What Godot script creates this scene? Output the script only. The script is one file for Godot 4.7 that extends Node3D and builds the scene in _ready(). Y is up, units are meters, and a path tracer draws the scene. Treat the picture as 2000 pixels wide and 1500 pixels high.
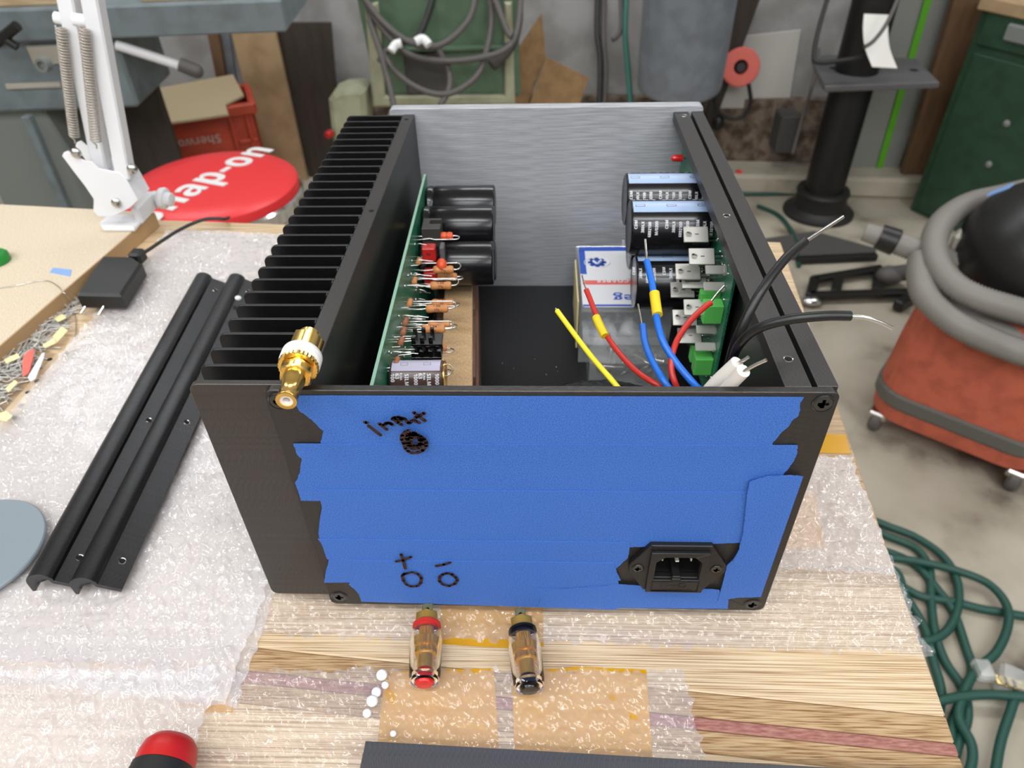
extends Node3D
# A half-built amplifier on a workshop bench, seen from above its rear panel. Units are metres; the amplifier's rear panel stands
# in the plane z = 0 with its lower left corner at the origin; the bench top lies at y = -0.008 and the shop floor at y = -0.91.

const FLOOR := -0.91
const BENCH := -0.008
const TURN := -0.0838        # the bench and the back wall are turned by this about y
var M := {}
var rng := RandomNumberGenerator.new()


# ------------------------------------------------------------------ mesh building
class MB:
	var v := PackedVector3Array()
	var n := PackedVector3Array()
	var uv := PackedVector2Array()
	var xf := Transform3D()

	func tri(a: Vector3, b: Vector3, c: Vector3, na: Vector3, nb: Vector3, nc: Vector3, ua := Vector2.ZERO, ub := Vector2.ZERO, uc := Vector2.ZERO):
		var g := (b - a).cross(c - a)
		var bs := xf.basis
		if (g.dot(na + nb + nc) > 0.0) == (bs.determinant() > 0.0):
			v.append(xf * a); v.append(xf * c); v.append(xf * b)
			n.append((bs * na).normalized()); n.append((bs * nc).normalized()); n.append((bs * nb).normalized())
			uv.append(ua); uv.append(uc); uv.append(ub)
		else:
			v.append(xf * a); v.append(xf * b); v.append(xf * c)
			n.append((bs * na).normalized()); n.append((bs * nb).normalized()); n.append((bs * nc).normalized())
			uv.append(ua); uv.append(ub); uv.append(uc)

	func flat(a: Vector3, b: Vector3, c: Vector3, out: Vector3):
		var g := (b - a).cross(c - a).normalized()
		if g.dot(out) < 0.0:
			g = -g
		tri(a, b, c, g, g, g)

	func quad(a: Vector3, b: Vector3, c: Vector3, d: Vector3, out: Vector3):
		flat(a, b, c, out)
		flat(a, c, d, out)

	# a box with chamfered edges
	func box(c: Vector3, s: Vector3, bev := 0.0):
		var h := s * 0.5
		var r := minf(bev, minf(h.x, minf(h.y, h.z)) * 0.98)
		for ax in 3:
			for sg in [-1.0, 1.0]:
				var o := Vector3.ZERO
				o[ax] = sg
				var p := []
				for q in [[-1, -1], [1, -1], [1, 1], [-1, 1]]:
					var w := Vector3.ZERO
					w[ax] = sg * h[ax]
					w[(ax + 1) % 3] = q[0] * (h[(ax + 1) % 3] - r)
					w[(ax + 2) % 3] = q[1] * (h[(ax + 2) % 3] - r)
					p.append(c + w)
				quad(p[0], p[1], p[2], p[3], o)
		if r <= 0.0:
			return
		for ax in 3:
			var b := (ax + 1) % 3
			var d := (ax + 2) % 3
			for sb in [-1.0, 1.0]:
				for sd in [-1.0, 1.0]:
					var p := []
					for e in [-1.0, 1.0]:
						var w1 := Vector3.ZERO
						w1[ax] = e * (h[ax] - r); w1[b] = sb * h[b]; w1[d] = sd * (h[d] - r)
						var w2 := Vector3.ZERO
						w2[ax] = e * (h[ax] - r); w2[b] = sb * (h[b] - r); w2[d] = sd * h[d]
						p.append([c + w1, c + w2])
					var o := Vector3.ZERO
					o[b] = sb; o[d] = sd
					quad(p[0][0], p[0][1], p[1][1], p[1][0], o)
		for sx in [-1.0, 1.0]:
			for sy in [-1.0, 1.0]:
				for sz in [-1.0, 1.0]:
					var k := Vector3(sx, sy, sz)
					flat(c + k * Vector3(h.x, h.y - r, h.z - r), c + k * Vector3(h.x - r, h.y, h.z - r), c + k * Vector3(h.x - r, h.y - r, h.z), k)

	# a tube along points; rad is one radius or one for each point
	func tube(pts: Array, rad, sides := 10, caps := true):
		var m := pts.size()
		var rings := []
		var nrm := []
		var t0: Vector3 = (pts[1] - pts[0]).normalized()
		var up := Vector3.UP if absf(t0.y) < 0.9 else Vector3.RIGHT
		var u: Vector3 = t0.cross(up).normalized()
		for i in m:
			var t: Vector3 = (pts[mini(i + 1, m - 1)] - pts[maxi(i - 1, 0)]).normalized()
			u = (u - t * u.dot(t)).normalized()
			var w := t.cross(u)
			var r: float = rad[i] if rad is Array else rad
			var ring := []
			var ns := []
			for k in sides:
				var a := TAU * k / sides
				var d := u * cos(a) + w * sin(a)
				ring.append(pts[i] + d * r)
				ns.append(d)
			rings.append(ring)
			nrm.append(ns)
		for i in m - 1:
			for k in sides:
				var j := (k + 1) % sides
				tri(rings[i][k], rings[i][j], rings[i + 1][j], nrm[i][k], nrm[i][j], nrm[i + 1][j])
				tri(rings[i][k], rings[i + 1][j], rings[i + 1][k], nrm[i][k], nrm[i + 1][j], nrm[i + 1][k])
		if caps:
			for e in [0, m - 1]:
				var o: Vector3 = (pts[0] - pts[1]) if e == 0 else (pts[m - 1] - pts[m - 2])
				for k in range(1, sides - 1):
					flat(rings[e][0], rings[e][k], rings[e][k + 1], o)

	# turned about local y: prof holds (radius, height); corners sharper than 40 degrees stay sharp; scallop cuts teeth into the rim
	func lathe(prof: Array, seg := 24, scallop := 0.0, inward := false):
		var m := prof.size()
		var fn := []
		for i in m - 1:
			var d: Vector2 = prof[i + 1] - prof[i]
			fn.append(Vector2(d.y, -d.x).normalized() if d.length() > 1e-9 else Vector2(1, 0))
		var flip := -1.0 if inward else 1.0
		for i in m - 1:
			var n0: Vector2 = fn[i]
			var n1: Vector2 = fn[i]
			if i > 0 and fn[i - 1].dot(fn[i]) > 0.76:
				n0 = (fn[i - 1] + fn[i]).normalized()
			if i < m - 2 and fn[i + 1].dot(fn[i]) > 0.76:
				n1 = (fn[i + 1] + fn[i]).normalized()
			for k in seg:
				var a := TAU * k / seg
				var b := TAU * (k + 1) / seg
				var sa := 1.0 - (scallop if k % 2 else 0.0)
				var sb := 1.0 - (scallop if (k + 1) % 2 else 0.0)
				if k == seg - 1:
					sb = 1.0
				var ca := Vector3(cos(a), 0, sin(a))
				var cb := Vector3(cos(b), 0, sin(b))
				var p0: Vector3 = ca * prof[i].x * sa + Vector3(0, prof[i].y, 0)
				var p1: Vector3 = cb * prof[i].x * sb + Vector3(0, prof[i].y, 0)
				var p2: Vector3 = cb * prof[i + 1].x * sb + Vector3(0, prof[i + 1].y, 0)
				var p3: Vector3 = ca * prof[i + 1].x * sa + Vector3(0, prof[i + 1].y, 0)
				if scallop > 0.0:
					quad(p0, p1, p2, p3, ((ca + cb) * n0.x + Vector3(0, 2 * n0.y, 0)) * flip)
					continue
				var q0 := (ca * n0.x + Vector3(0, n0.y, 0)) * flip
				var q1 := (cb * n0.x + Vector3(0, n0.y, 0)) * flip
				var q2 := (cb * n1.x + Vector3(0, n1.y, 0)) * flip
				var q3 := (ca * n1.x + Vector3(0, n1.y, 0)) * flip
				if prof[i].x > 1e-7:
					tri(p0, p1, p2, q0, q1, q2)
				if prof[i + 1].x > 1e-7:
					tri(p0, p2, p3, q0, q2, q3)

	# a flat outline (local x, y) given thickness from z0 to z1, its front and back edges chamfered by bev
	func prism(poly: PackedVector2Array, z0: float, z1: float, bev := 0.0, smooth := false):
		var p := poly
		if Geometry2D.is_polygon_clockwise(p):
			p = p.duplicate(); p.reverse()
		var m := p.size()
		var en := []
		for i in m:
			var d := p[(i + 1) % m] - p[i]
			en.append(Vector2(d.y, -d.x).normalized())
		var ins := PackedVector2Array()
		for i in m:
			var a: Vector2 = en[(i + m - 1) % m]
			var b: Vector2 = en[i]
			var k := (a + b)
			var l := maxf(k.length_squared() * 0.5, 0.3)
			ins.append(p[i] - k / l * bev)
		var ix := Geometry2D.triangulate_polygon(ins if bev > 0.0 else p)
		var src := ins if bev > 0.0 else p
		for e in [[z0, -1.0], [z1, 1.0]]:
			for i in range(0, ix.size(), 3):
				flat(Vector3(src[ix[i]].x, src[ix[i]].y, e[0]), Vector3(src[ix[i + 1]].x, src[ix[i + 1]].y, e[0]), Vector3(src[ix[i + 2]].x, src[ix[i + 2]].y, e[0]), Vector3(0, 0, e[1]))
		for i in m:
			var j := (i + 1) % m
			var na := Vector3(en[i].x, en[i].y, 0)
			var nb := na
			var nc := na
			if smooth:
				if en[(i + m - 1) % m].dot(en[i]) > 0.7:
					var s: Vector2 = en[(i + m - 1) % m] + en[i]
					nb = Vector3(s.x, s.y, 0).normalized()
				if en[j].dot(en[i]) > 0.7:
					var s2: Vector2 = en[j] + en[i]
					nc = Vector3(s2.x, s2.y, 0).normalized()
			var a0 := Vector3(p[i].x, p[i].y, z0 + bev)
			var a1 := Vector3(p[j].x, p[j].y, z0 + bev)
			var b0 := Vector3(p[i].x, p[i].y, z1 - bev)
			var b1 := Vector3(p[j].x, p[j].y, z1 - bev)
			tri(a0, a1, b1, nb, nc, nc)
			tri(a0, b1, b0, nb, nc, nb)
			if bev > 0.0:
				quad(Vector3(ins[i].x, ins[i].y, z1), Vector3(ins[j].x, ins[j].y, z1), b1, b0, na + Vector3(0, 0, 1))
				quad(Vector3(ins[i].x, ins[i].y, z0), Vector3(ins[j].x, ins[j].y, z0), a1, a0, na - Vector3(0, 0, 1))

	func ball(c: Vector3, r: Vector3, seg := 16, rings := 10):
		for i in rings:
			for k in seg:
				var q := []
				for e in [[i, k], [i, k + 1], [i + 1, k + 1], [i + 1, k]]:
					var th: float = PI * e[0] / rings
					var ph: float = TAU * e[1] / seg
					q.append(Vector3(sin(th) * cos(ph), cos(th), sin(th) * sin(ph)))
				var nn := func(d: Vector3) -> Vector3: return (d / r).normalized()
				if i > 0:
					tri(c + q[0] * r, c + q[1] * r, c + q[2] * r, nn.call(q[0]), nn.call(q[1]), nn.call(q[2]))
				if i < rings - 1 or true:
					tri(c + q[0] * r, c + q[2] * r, c + q[3] * r, nn.call(q[0]), nn.call(q[2]), nn.call(q[3]))

	# a height field f(i, j) -> point on nx by nz cells, smooth, facing out
	func grid(nx: int, nz: int, f: Callable, out := Vector3.UP):
		var p := PackedVector3Array()
		p.resize((nx + 1) * (nz + 1))
		for j in nz + 1:
			for i in nx + 1:
				p[j * (nx + 1) + i] = f.call(i, j)
		var q := PackedVector3Array()
		q.resize(p.size())
		for j in nz + 1:
			for i in nx + 1:
				var a := p[j * (nx + 1) + maxi(i - 1, 0)]
				var b := p[j * (nx + 1) + mini(i + 1, nx)]
				var c := p[maxi(j - 1, 0) * (nx + 1) + i]
				var d := p[mini(j + 1, nz) * (nx + 1) + i]
				var k := (b - a).cross(d - c).normalized()
				q[j * (nx + 1) + i] = k if k.dot(out) > 0 else -k
		for j in nz:
			for i in nx:
				var a := j * (nx + 1) + i
				var b := a + 1
				var c := a + nx + 2
				var d := a + nx + 1
				tri(p[a], p[b], p[c], q[a], q[b], q[c])
				tri(p[a], p[c], p[d], q[a], q[c], q[d])

	# a pen stroke of width w along flat points, lying on local z
	func stroke(pts: PackedVector2Array, w: float, z: float):
		for i in pts.size() - 1:
			var d := (pts[i + 1] - pts[i]).normalized()
			var s := Vector2(-d.y, d.x) * w * 0.5
			quad(Vector3(pts[i].x + s.x, pts[i].y + s.y, z), Vector3(pts[i + 1].x + s.x, pts[i + 1].y + s.y, z), Vector3(pts[i + 1].x - s.x, pts[i + 1].y - s.y, z), Vector3(pts[i].x - s.x, pts[i].y - s.y, z), Vector3(0, 0, 1))
		for p in pts:
			for k in 10:
				var a := TAU * k / 10
				var b := TAU * (k + 1) / 10
				flat(Vector3(p.x, p.y, z), Vector3(p.x + cos(a) * w / 2, p.y + sin(a) * w / 2, z), Vector3(p.x + cos(b) * w / 2, p.y + sin(b) * w / 2, z), Vector3(0, 0, 1))

	# lettering of cap height h, laid through map(text x, text y, depth) -> point; thick is its relief
	func text(s: String, h: float, thick: float, map: Callable, bold := true, serif := false):
		var t := TextMesh.new()
		var f := SystemFont.new()
		f.font_names = PackedStringArray(["Droid Serif" if serif else "Droid Sans"])
		f.font_weight = 700 if bold else 400
		t.font = f
		t.font_size = 64
		var k0 := h / 0.47
		t.pixel_size = 0.01
		t.depth = thick / k0
		t.curve_step = 2.0
		t.text = s
		t.horizontal_alignment = HORIZONTAL_ALIGNMENT_CENTER
		var ar := t.get_mesh_arrays()
		if ar.size() == 0 or ar[0] == null:
			return
		var vv: PackedVector3Array = ar[0]
		var ii: PackedInt32Array = ar[Mesh.ARRAY_INDEX] if ar[Mesh.ARRAY_INDEX] != null else PackedInt32Array(range(vv.size()))
		var nn: PackedVector3Array = ar[1]
		for k in vv.size():
			vv[k] *= k0
		for k in range(0, ii.size(), 3):
			var a: Vector3 = map.call(vv[ii[k]])
			var b: Vector3 = map.call(vv[ii[k + 1]])
			var c: Vector3 = map.call(vv[ii[k + 2]])
			var mid := (vv[ii[k]] + vv[ii[k + 1]] + vv[ii[k + 2]]) / 3.0
			var o: Vector3 = map.call(mid + nn[ii[k]] * 0.0005) - map.call(mid)
			flat(a, b, c, o)


func mb(xf := Transform3D()) -> MB:
	var b := MB.new()
	b.xf = xf
	return b


func rounded(w: float, h: float, r: float, c := Vector2.ZERO, k := 5) -> PackedVector2Array:
	var p := PackedVector2Array()
	for q in [[1, 1, 0.0], [-1, 1, 90.0], [-1, -1, 180.0], [1, -1, 270.0]]:
		for i in k + 1:
			var a := deg_to_rad(q[2] + 90.0 * i / k)
			p.append(c + Vector2(q[0] * (w / 2 - r), q[1] * (h / 2 - r)) + Vector2(cos(a), sin(a)) * r)
	return p


func circle(r: float, c := Vector2.ZERO, k := 20) -> PackedVector2Array:
	var p := PackedVector2Array()
	for i in k:
		p.append(c + Vector2(cos(TAU * i / k), sin(TAU * i / k)) * r)
	return p


# an outline with a hole, joined to it by a slit
func holed(outer: PackedVector2Array, hole: PackedVector2Array) -> PackedVector2Array:
	var o := outer.duplicate()
	if Geometry2D.is_polygon_clockwise(o):
		o.reverse()
	var h := hole.duplicate()
	if not Geometry2D.is_polygon_clockwise(h):
		h.reverse()
	var bi := 0
	var bj := 0
	var best := 1e9
	for i in o.size():
		for j in h.size():
			if o[i].distance_to(h[j]) < best:
				best = o[i].distance_to(h[j]); bi = i; bj = j
	var p := PackedVector2Array()
	for i in o.size() + 1:
		p.append(o[(bi + i) % o.size()])
	for j in h.size() + 1:
		p.append(h[(bj + j) % h.size()])
	return p


func spline(pts: Array, k := 8) -> Array:
	var out := []
	var m := pts.size()
	for i in m - 1:
		var a: Vector3 = pts[maxi(i - 1, 0)]
		var b: Vector3 = pts[i]
		var c: Vector3 = pts[i + 1]
		var d: Vector3 = pts[mini(i + 2, m - 1)]
		for j in k:
			out.append(b.cubic_interpolate(c, a, d, float(j) / k))
	out.append(pts[m - 1])
	return out


# y axis of the result points along dir
func aim(at: Vector3, dir: Vector3, roll := 0.0) -> Transform3D:
	var y := dir.normalized()
	var x := y.cross(Vector3.BACK if absf(y.z) < 0.9 else Vector3.RIGHT).normalized()
	var z := x.cross(y)
	return Transform3D(Basis(x, y, z).rotated(y, roll), at)


# ------------------------------------------------------------------ things and parts
func thing(called: String, label: String, category: String, at := Vector3.ZERO, group := "", turn := 0.0) -> Node3D:
	var o := Node3D.new()
	o.name = called
	add_child(o, true)
	o.position = at
	o.rotation.y = turn
	return tag(o, label, category, group)


func tag(o: Node, label: String, category: String, group := "") -> Node:
	o.set_meta("label", label)
	o.set_meta("category", category)
	if group:
		o.set_meta("group", group)
	return o


func mesh_of(sets: Array, inv := Transform3D()) -> ArrayMesh:
	var m := ArrayMesh.new()
	for s in sets:
		var b: MB = s[0]
		if b.v.is_empty():
			continue
		var ar := []
		ar.resize(Mesh.ARRAY_MAX)
		ar[Mesh.ARRAY_VERTEX] = inv * b.v
		ar[Mesh.ARRAY_NORMAL] = Transform3D(inv.basis, Vector3.ZERO) * b.n
		ar[Mesh.ARRAY_TEX_UV] = b.uv
		m.add_surface_from_arrays(Mesh.PRIMITIVE_TRIANGLES, ar)
		m.surface_set_material(m.get_surface_count() - 1, s[1])
	return m


# shapes given in world space become one mesh under a parent (sets: [[shape, material], ...])
func part(parent: Node3D, called: String, sets: Array, label := "") -> MeshInstance3D:
	var o := MeshInstance3D.new()
	o.name = called
	o.mesh = mesh_of(sets, parent.global_transform.affine_inverse())
	parent.add_child(o, true)
	if label:
		o.set_meta("label", label)
	return o


# the same with shapes given in the parent's own space
func lpart(parent: Node3D, called: String, sets: Array, label := "") -> MeshInstance3D:
	var o := MeshInstance3D.new()
	o.name = called
	o.mesh = mesh_of(sets)
	parent.add_child(o, true)
	if label:
		o.set_meta("label", label)
	return o


func single(called: String, sets: Array, label: String, category: String, group := "") -> MeshInstance3D:
	var o := part(self, called, sets)
	tag(o, label, category, group)
	return o


func struct(called: String, sets: Array, parent: Node3D = self) -> MeshInstance3D:
	var o := part(parent, called, sets)
	if parent == self:
		o.set_meta("kind", "structure")
	return o


# ------------------------------------------------------------------ materials
func noise(freq: float, octaves := 3, seed_ := 1, kind := FastNoiseLite.TYPE_SIMPLEX_SMOOTH) -> FastNoiseLite:
	var f := FastNoiseLite.new()
	f.noise_type = kind
	f.frequency = freq
	f.fractal_octaves = octaves
	f.seed = seed_
	return f


func noise_ridged(freq: float, octaves: int, seed_: int) -> FastNoiseLite:
	var f := noise(freq, octaves, seed_)
	f.fractal_type = FastNoiseLite.FRACTAL_RIDGED
	return f


func ntex(f: FastNoiseLite, ramp: Array = [], size := 512) -> NoiseTexture2D:
	var t := NoiseTexture2D.new()
	t.width = size
	t.height = size
	t.seamless = true
	t.noise = f
	if ramp.size():
		var g := Gradient.new()
		var offs := PackedFloat32Array()
		var cols := PackedColorArray()
		for r in ramp:
			offs.append(r[0]); cols.append(r[1])
		g.offsets = offs
		g.colors = cols
		t.color_ramp = g
	return t


func mat(key: String, c: Color, rough := 0.5, metal := 0.0, spec := 0.5) -> StandardMaterial3D:
	var m := StandardMaterial3D.new()
	m.resource_name = key
	m.albedo_color = c
	m.roughness = rough
	m.metallic = metal
	m.metallic_specular = spec
	M[key] = m
	return m


func tri_tex(m: StandardMaterial3D, tex: Texture2D, scale: Vector3, world := false) -> StandardMaterial3D:
	m.uv1_triplanar = true
	m.uv1_world_triplanar = world
	m.uv1_triplanar_sharpness = 8.0
	m.uv1_scale = scale
	m.albedo_texture = tex
	return m


func relief(m: StandardMaterial3D, tex: Texture2D, cm: float) -> StandardMaterial3D:
	m.heightmap_enabled = true
	m.heightmap_texture = tex
	m.heightmap_scale = cm
	return m


func glass(key: String, c: Color, a: float, rough := 0.1) -> StandardMaterial3D:
	var m := mat(key, Color(c.r, c.g, c.b, a), rough)
	m.transparency = BaseMaterial3D.TRANSPARENCY_ALPHA
	return m


func make_materials():
	var fine := ntex(noise(0.06, 4, 3))
	var coarse := ntex(noise(0.012, 4, 5))
	var g := func(a: float, b: float) -> Texture2D: return ntex(noise(0.05, 3, 11), [[0.15, Color(a, a, a)], [0.85, Color(b, b, b)]])
	var streak: Texture2D = g.call(0.72, 1.0)
	# the amplifier's metal
	tri_tex(relief(mat("brushed_black", Color(0.32, 0.31, 0.30), 0.42, 0.85, 0.75), fine, 0.004), streak, Vector3(8, 330, 80))
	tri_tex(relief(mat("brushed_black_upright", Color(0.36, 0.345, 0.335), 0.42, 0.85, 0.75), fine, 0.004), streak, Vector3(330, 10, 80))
	mat("anodised_black", Color(0.165, 0.165, 0.17), 0.4, 0.85, 0.7)
	tri_tex(mat("scratched_black", Color(0.34, 0.33, 0.325), 0.4, 0.85, 0.8), streak, Vector3(30, 30, 160))
	tri_tex(mat("base_black", Color(0.085, 0.085, 0.095), 0.45), streak, Vector3(200, 30, 8))
	tri_tex(relief(mat("brushed_silver", Color(0.80, 0.805, 0.825), 0.42, 0.15, 0.7), fine, 0.003), g.call(0.66, 1.0), Vector3(1.1, 110, 40))
	mat("bright_aluminium", Color(0.93, 0.93, 0.93), 0.3, 0.6)
	mat("black_screw", Color(0.05, 0.05, 0.05), 0.25, 0.0, 0.7)
	mat("black_hole", Color(0.01, 0.01, 0.01), 0.9)
	mat("steel", Color(0.75, 0.74, 0.72), 0.25, 1.0)
	mat("tab_metal", Color(0.76, 0.75, 0.72), 0.35, 0.45)
	mat("tinned", Color(0.86, 0.85, 0.83), 0.22, 1.0)
	mat("gold", Color(0.98, 0.82, 0.48), 0.2, 1.0)
	mat("gold_core", Color(0.88, 0.68, 0.30), 0.28, 0.75)
	mat("brass_dark", Color(0.62, 0.55, 0.38), 0.2, 1.0)
	mat("white_plastic", Color(0.93, 0.93, 0.92), 0.35)
	mat("black_plastic", Color(0.07, 0.069, 0.07), 0.45)
	mat("gloss_black", Color(0.045, 0.045, 0.05), 0.18)
	mat("printed_white", Color(0.88, 0.88, 0.9), 0.5)
	# tape
	var tp := tri_tex(relief(mat("blue_tape", Color(0.318, 0.525, 0.865, 0.70), 0.55, 0.0, 0.4), fine, 0.012), ntex(noise(0.09, 4, 21), [[0.2, Color(0.72, 0.76, 0.82)], [0.6, Color(0.93, 0.94, 0.96)], [0.9, Color(1, 1, 1)]]), Vector3(28, 28, 28))
	tp.transparency = BaseMaterial3D.TRANSPARENCY_ALPHA
	mat("marker_ink", Color(0.17, 0.08, 0.075), 0.6)
	# circuit boards
	tri_tex(mat("board_green", Color(0.20, 0.50, 0.38), 0.35), ntex(noise(0.03, 2, 8), [[0.3, Color(0.75, 0.75, 0.75)], [0.55, Color(1, 1, 1)], [0.7, Color(1.0, 1, 1)]]), Vector3(30, 30, 30))
	mat("board_edge", Color(0.56, 0.72, 0.63), 0.5)
	mat("resistor_tan", Color(0.77, 0.51, 0.30), 0.5)
	mat("resistor_brown", Color(0.60, 0.38, 0.27), 0.5)
	mat("cap_black", Color(0.075, 0.075, 0.085), 0.22, 0.0, 0.5)
	mat("cap_blue", Color(0.62, 0.70, 0.82), 0.35)
	mat("cap_brown", Color(0.30, 0.215, 0.20), 0.3)
	mat("cap_lilac", Color(0.70, 0.68, 0.76), 0.35)
	mat("cap_red", Color(0.72, 0.12, 0.11), 0.4)
	mat("coral_red", Color(0.87, 0.33, 0.18), 0.4)
	mat("relay_black", Color(0.22, 0.21, 0.20), 0.55)
	mat("connector_green", Color(0.38, 0.77, 0.36), 0.45)
	var led := mat("led_red", Color(0.86, 0.08, 0.07), 0.12)
	led.clearcoat_enabled = true
	# wires
	mat("wire_yellow", Color(0.93, 0.86, 0.20), 0.42)
	mat("wire_red", Color(0.71, 0.16, 0.13), 0.42)
	mat("wire_blue", Color(0.10, 0.40, 0.78), 0.42)
	mat("wire_black", Color(0.075, 0.075, 0.075), 0.4)
	mat("wire_white", Color(0.90, 0.87, 0.84), 0.45)
	mat("sleeve_yellow", Color(0.88, 0.75, 0.13), 0.55)
	# wood and bench
	var grain := ntex(noise(0.03, 4, 31), [[0.2, Color(0.66, 0.53, 0.40)], [0.36, Color(0.82, 0.71, 0.57)], [0.52, Color(0.93, 0.85, 0.73)], [0.8, Color(1, 0.95, 0.86)]], 1024)
	tri_tex(relief(mat("ash_wood", Color(0.85, 0.82, 0.775), 0.5), grain, 0.006), grain, Vector3(0.35, 34, 34.0))
	tri_tex(relief(mat("ash_wood_shaded", Color(0.76, 0.71, 0.65), 0.5), grain, 0.006), grain, Vector3(0.35, 34, 34.0))  # same ash, with the shade on the middle planks put into its colour
	tri_tex(mat("ash_wood_pale", Color(0.89, 0.855, 0.80), 0.5), grain, Vector3(0.3, 29, 29.0))
	tri_tex(mat("ash_wood_brown", Color(0.72, 0.65, 0.555), 0.5), grain, Vector3(1.2, 30, 30.0))
	tri_tex(mat("purple_wood", Color(0.66, 0.47, 0.42), 0.5), ntex(noise(0.04, 3, 33), [[0.2, Color(0.8, 0.7, 0.7)], [0.8, Color(1, 1, 1)]]), Vector3(6, 30, 30))
	tri_tex(mat("mdf", Color(0.88, 0.82, 0.725), 0.7), ntex(noise(0.12, 4, 35), [[0.2, Color(0.9, 0.88, 0.86)], [0.8, Color(1, 1, 1)]]), Vector3(9, 9, 9))
	mat("mdf_edge", Color(0.70, 0.57, 0.41), 0.75)
	tri_tex(mat("maple", Color(0.83, 0.70, 0.53), 0.6), ntex(noise(0.05, 3, 36), [[0.2, Color(0.85, 0.82, 0.8)], [0.8, Color(1, 1, 1)]]), Vector3(60, 40, 12))
	tri_tex(mat("walnut", Color(0.50, 0.36, 0.30), 0.65), ntex(noise(0.05, 3, 37), [[0.2, Color(0.8, 0.8, 0.8)], [0.8, Color(1, 1, 1)]]), Vector3(60, 60, 10))
	# the shop
	tri_tex(mat("wall_paint", Color(0.66, 0.655, 0.65), 0.75), ntex(noise(0.01, 5, 41), [[0.2, Color(0.86, 0.85, 0.84)], [0.6, Color(1, 1, 1)]]), Vector3(0.7, 0.7, 0.7), true)
	mat("white_paint", Color(0.92, 0.92, 0.91), 0.8)
	tri_tex(mat("concrete", Color(0.72, 0.685, 0.62), 0.65), ntex(noise(0.006, 6, 43), [[0.12, Color(0.62, 0.60, 0.58)], [0.30, Color(0.86, 0.85, 0.84)], [0.5, Color(0.95, 0.95, 0.94)], [0.8, Color(1, 1, 1)]], 1024), Vector3(0.6, 0.6, 0.6), true)
	tri_tex(mat("masonry", Color(0.50, 0.44, 0.385), 0.85), ntex(noise(0.02, 5, 45), [[0.2, Color(0.6, 0.57, 0.53)], [0.7, Color(1.0, 1, 1)]]), Vector3(1.6, 1.6, 1.6), true)
	tri_tex(mat("machine_grey", Color(0.47, 0.515, 0.53), 0.5), coarse_ramp(47), Vector3(3, 3, 3))
	tri_tex(mat("machine_green", Color(0.37, 0.47, 0.375), 0.5), coarse_ramp(49), Vector3(3, 3, 3))
	tri_tex(mat("machine_pale", Color(0.67, 0.67, 0.56), 0.55), coarse_ramp(51), Vector3(3, 3, 3))
	tri_tex(mat("cabinet_green", Color(0.17, 0.29, 0.205), 0.5), coarse_ramp(53), Vector3(4, 4, 4))
	tri_tex(mat("cardboard", Color(0.63, 0.50, 0.345), 0.8), coarse_ramp(55), Vector3(5, 5, 5))
	tri_tex(mat("drum_grey", Color(0.50, 0.525, 0.56), 0.45), coarse_ramp(57), Vector3(3, 3, 3))
	tri_tex(mat("plywood", Color(0.71, 0.60, 0.46), 0.7), coarse_ramp(59), Vector3(2, 2, 2))
	tri_tex(mat("dark_board", Color(0.245, 0.21, 0.185), 0.6), coarse_ramp(61), Vector3(9, 1, 9))
	tri_tex(mat("brown_board", Color(0.44, 0.33, 0.23), 0.6), coarse_ramp(63), Vector3(9, 1, 9))
	tri_tex(mat("crate_red", Color(0.74, 0.28, 0.185), 0.55), coarse_ramp(65), Vector3(3, 3, 3))
	mat("stool_red", Color(0.90, 0.20, 0.215), 0.38)
	mat("chrome", Color(0.85, 0.85, 0.85), 0.12, 1.0)
	mat("lamp_white", Color(0.90, 0.90, 0.91), 0.35)
	mat("post_black", Color(0.085, 0.08, 0.08), 0.5)
	mat("plate_grey", Color(0.37, 0.365, 0.37), 0.6)
	mat("paper", Color(0.90, 0.89, 0.86), 0.8)
	mat("cable_grey", Color(0.345, 0.325, 0.315), 0.55)
	mat("cable_dark", Color(0.14, 0.135, 0.13), 0.55)
	mat("cable_teal", Color(0.15, 0.40, 0.345), 0.5)
	mat("cord_green", Color(0.12, 0.30, 0.255), 0.5)
	mat("rail_grey", Color(0.60, 0.61, 0.59), 0.4, 0.3)
	mat("rail_green", Color(0.37, 0.68, 0.14), 0.6)
	tri_tex(mat("vacuum_red", Color(0.74, 0.37, 0.27), 0.7), coarse_ramp(67), Vector3(5, 5, 5))
	mat("vacuum_band", Color(0.37, 0.36, 0.335), 0.6)
	mat("hose_grey", Color(0.52, 0.50, 0.475), 0.55)
	mat("dusty_black", Color(0.10, 0.095, 0.09), 0.4)
	mat("coral_disc", Color(0.89, 0.43, 0.38), 0.6)
	mat("disc_grey", Color(0.50, 0.54, 0.565), 0.42)
	mat("foam_white", Color(0.94, 0.94, 0.94), 0.8)
	mat("masking_cream", Color(0.93, 0.87, 0.66), 0.7)
	mat("peg_tan", Color(0.77, 0.68, 0.56), 0.75)
	mat("handle_red", Color(0.72, 0.10, 0.10), 0.4)
	mat("handle_black", Color(0.10, 0.10, 0.105), 0.55)
	mat("card_white", Color(0.92, 0.92, 0.93), 0.5)
	mat("card_blue", Color(0.20, 0.36, 0.75), 0.5)
	mat("card_pink", Color(0.93, 0.45, 0.43), 0.5)
	mat("pale_blue", Color(0.52, 0.66, 0.87), 0.6)
	mat("toy_green", Color(0.10, 0.52, 0.20), 0.4)
	tri_tex(relief(mat("brushed_extrusion", Color(0.31, 0.31, 0.315), 0.34, 0.9, 0.6), fine, 0.003), streak, Vector3(400, 400, 10))
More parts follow.
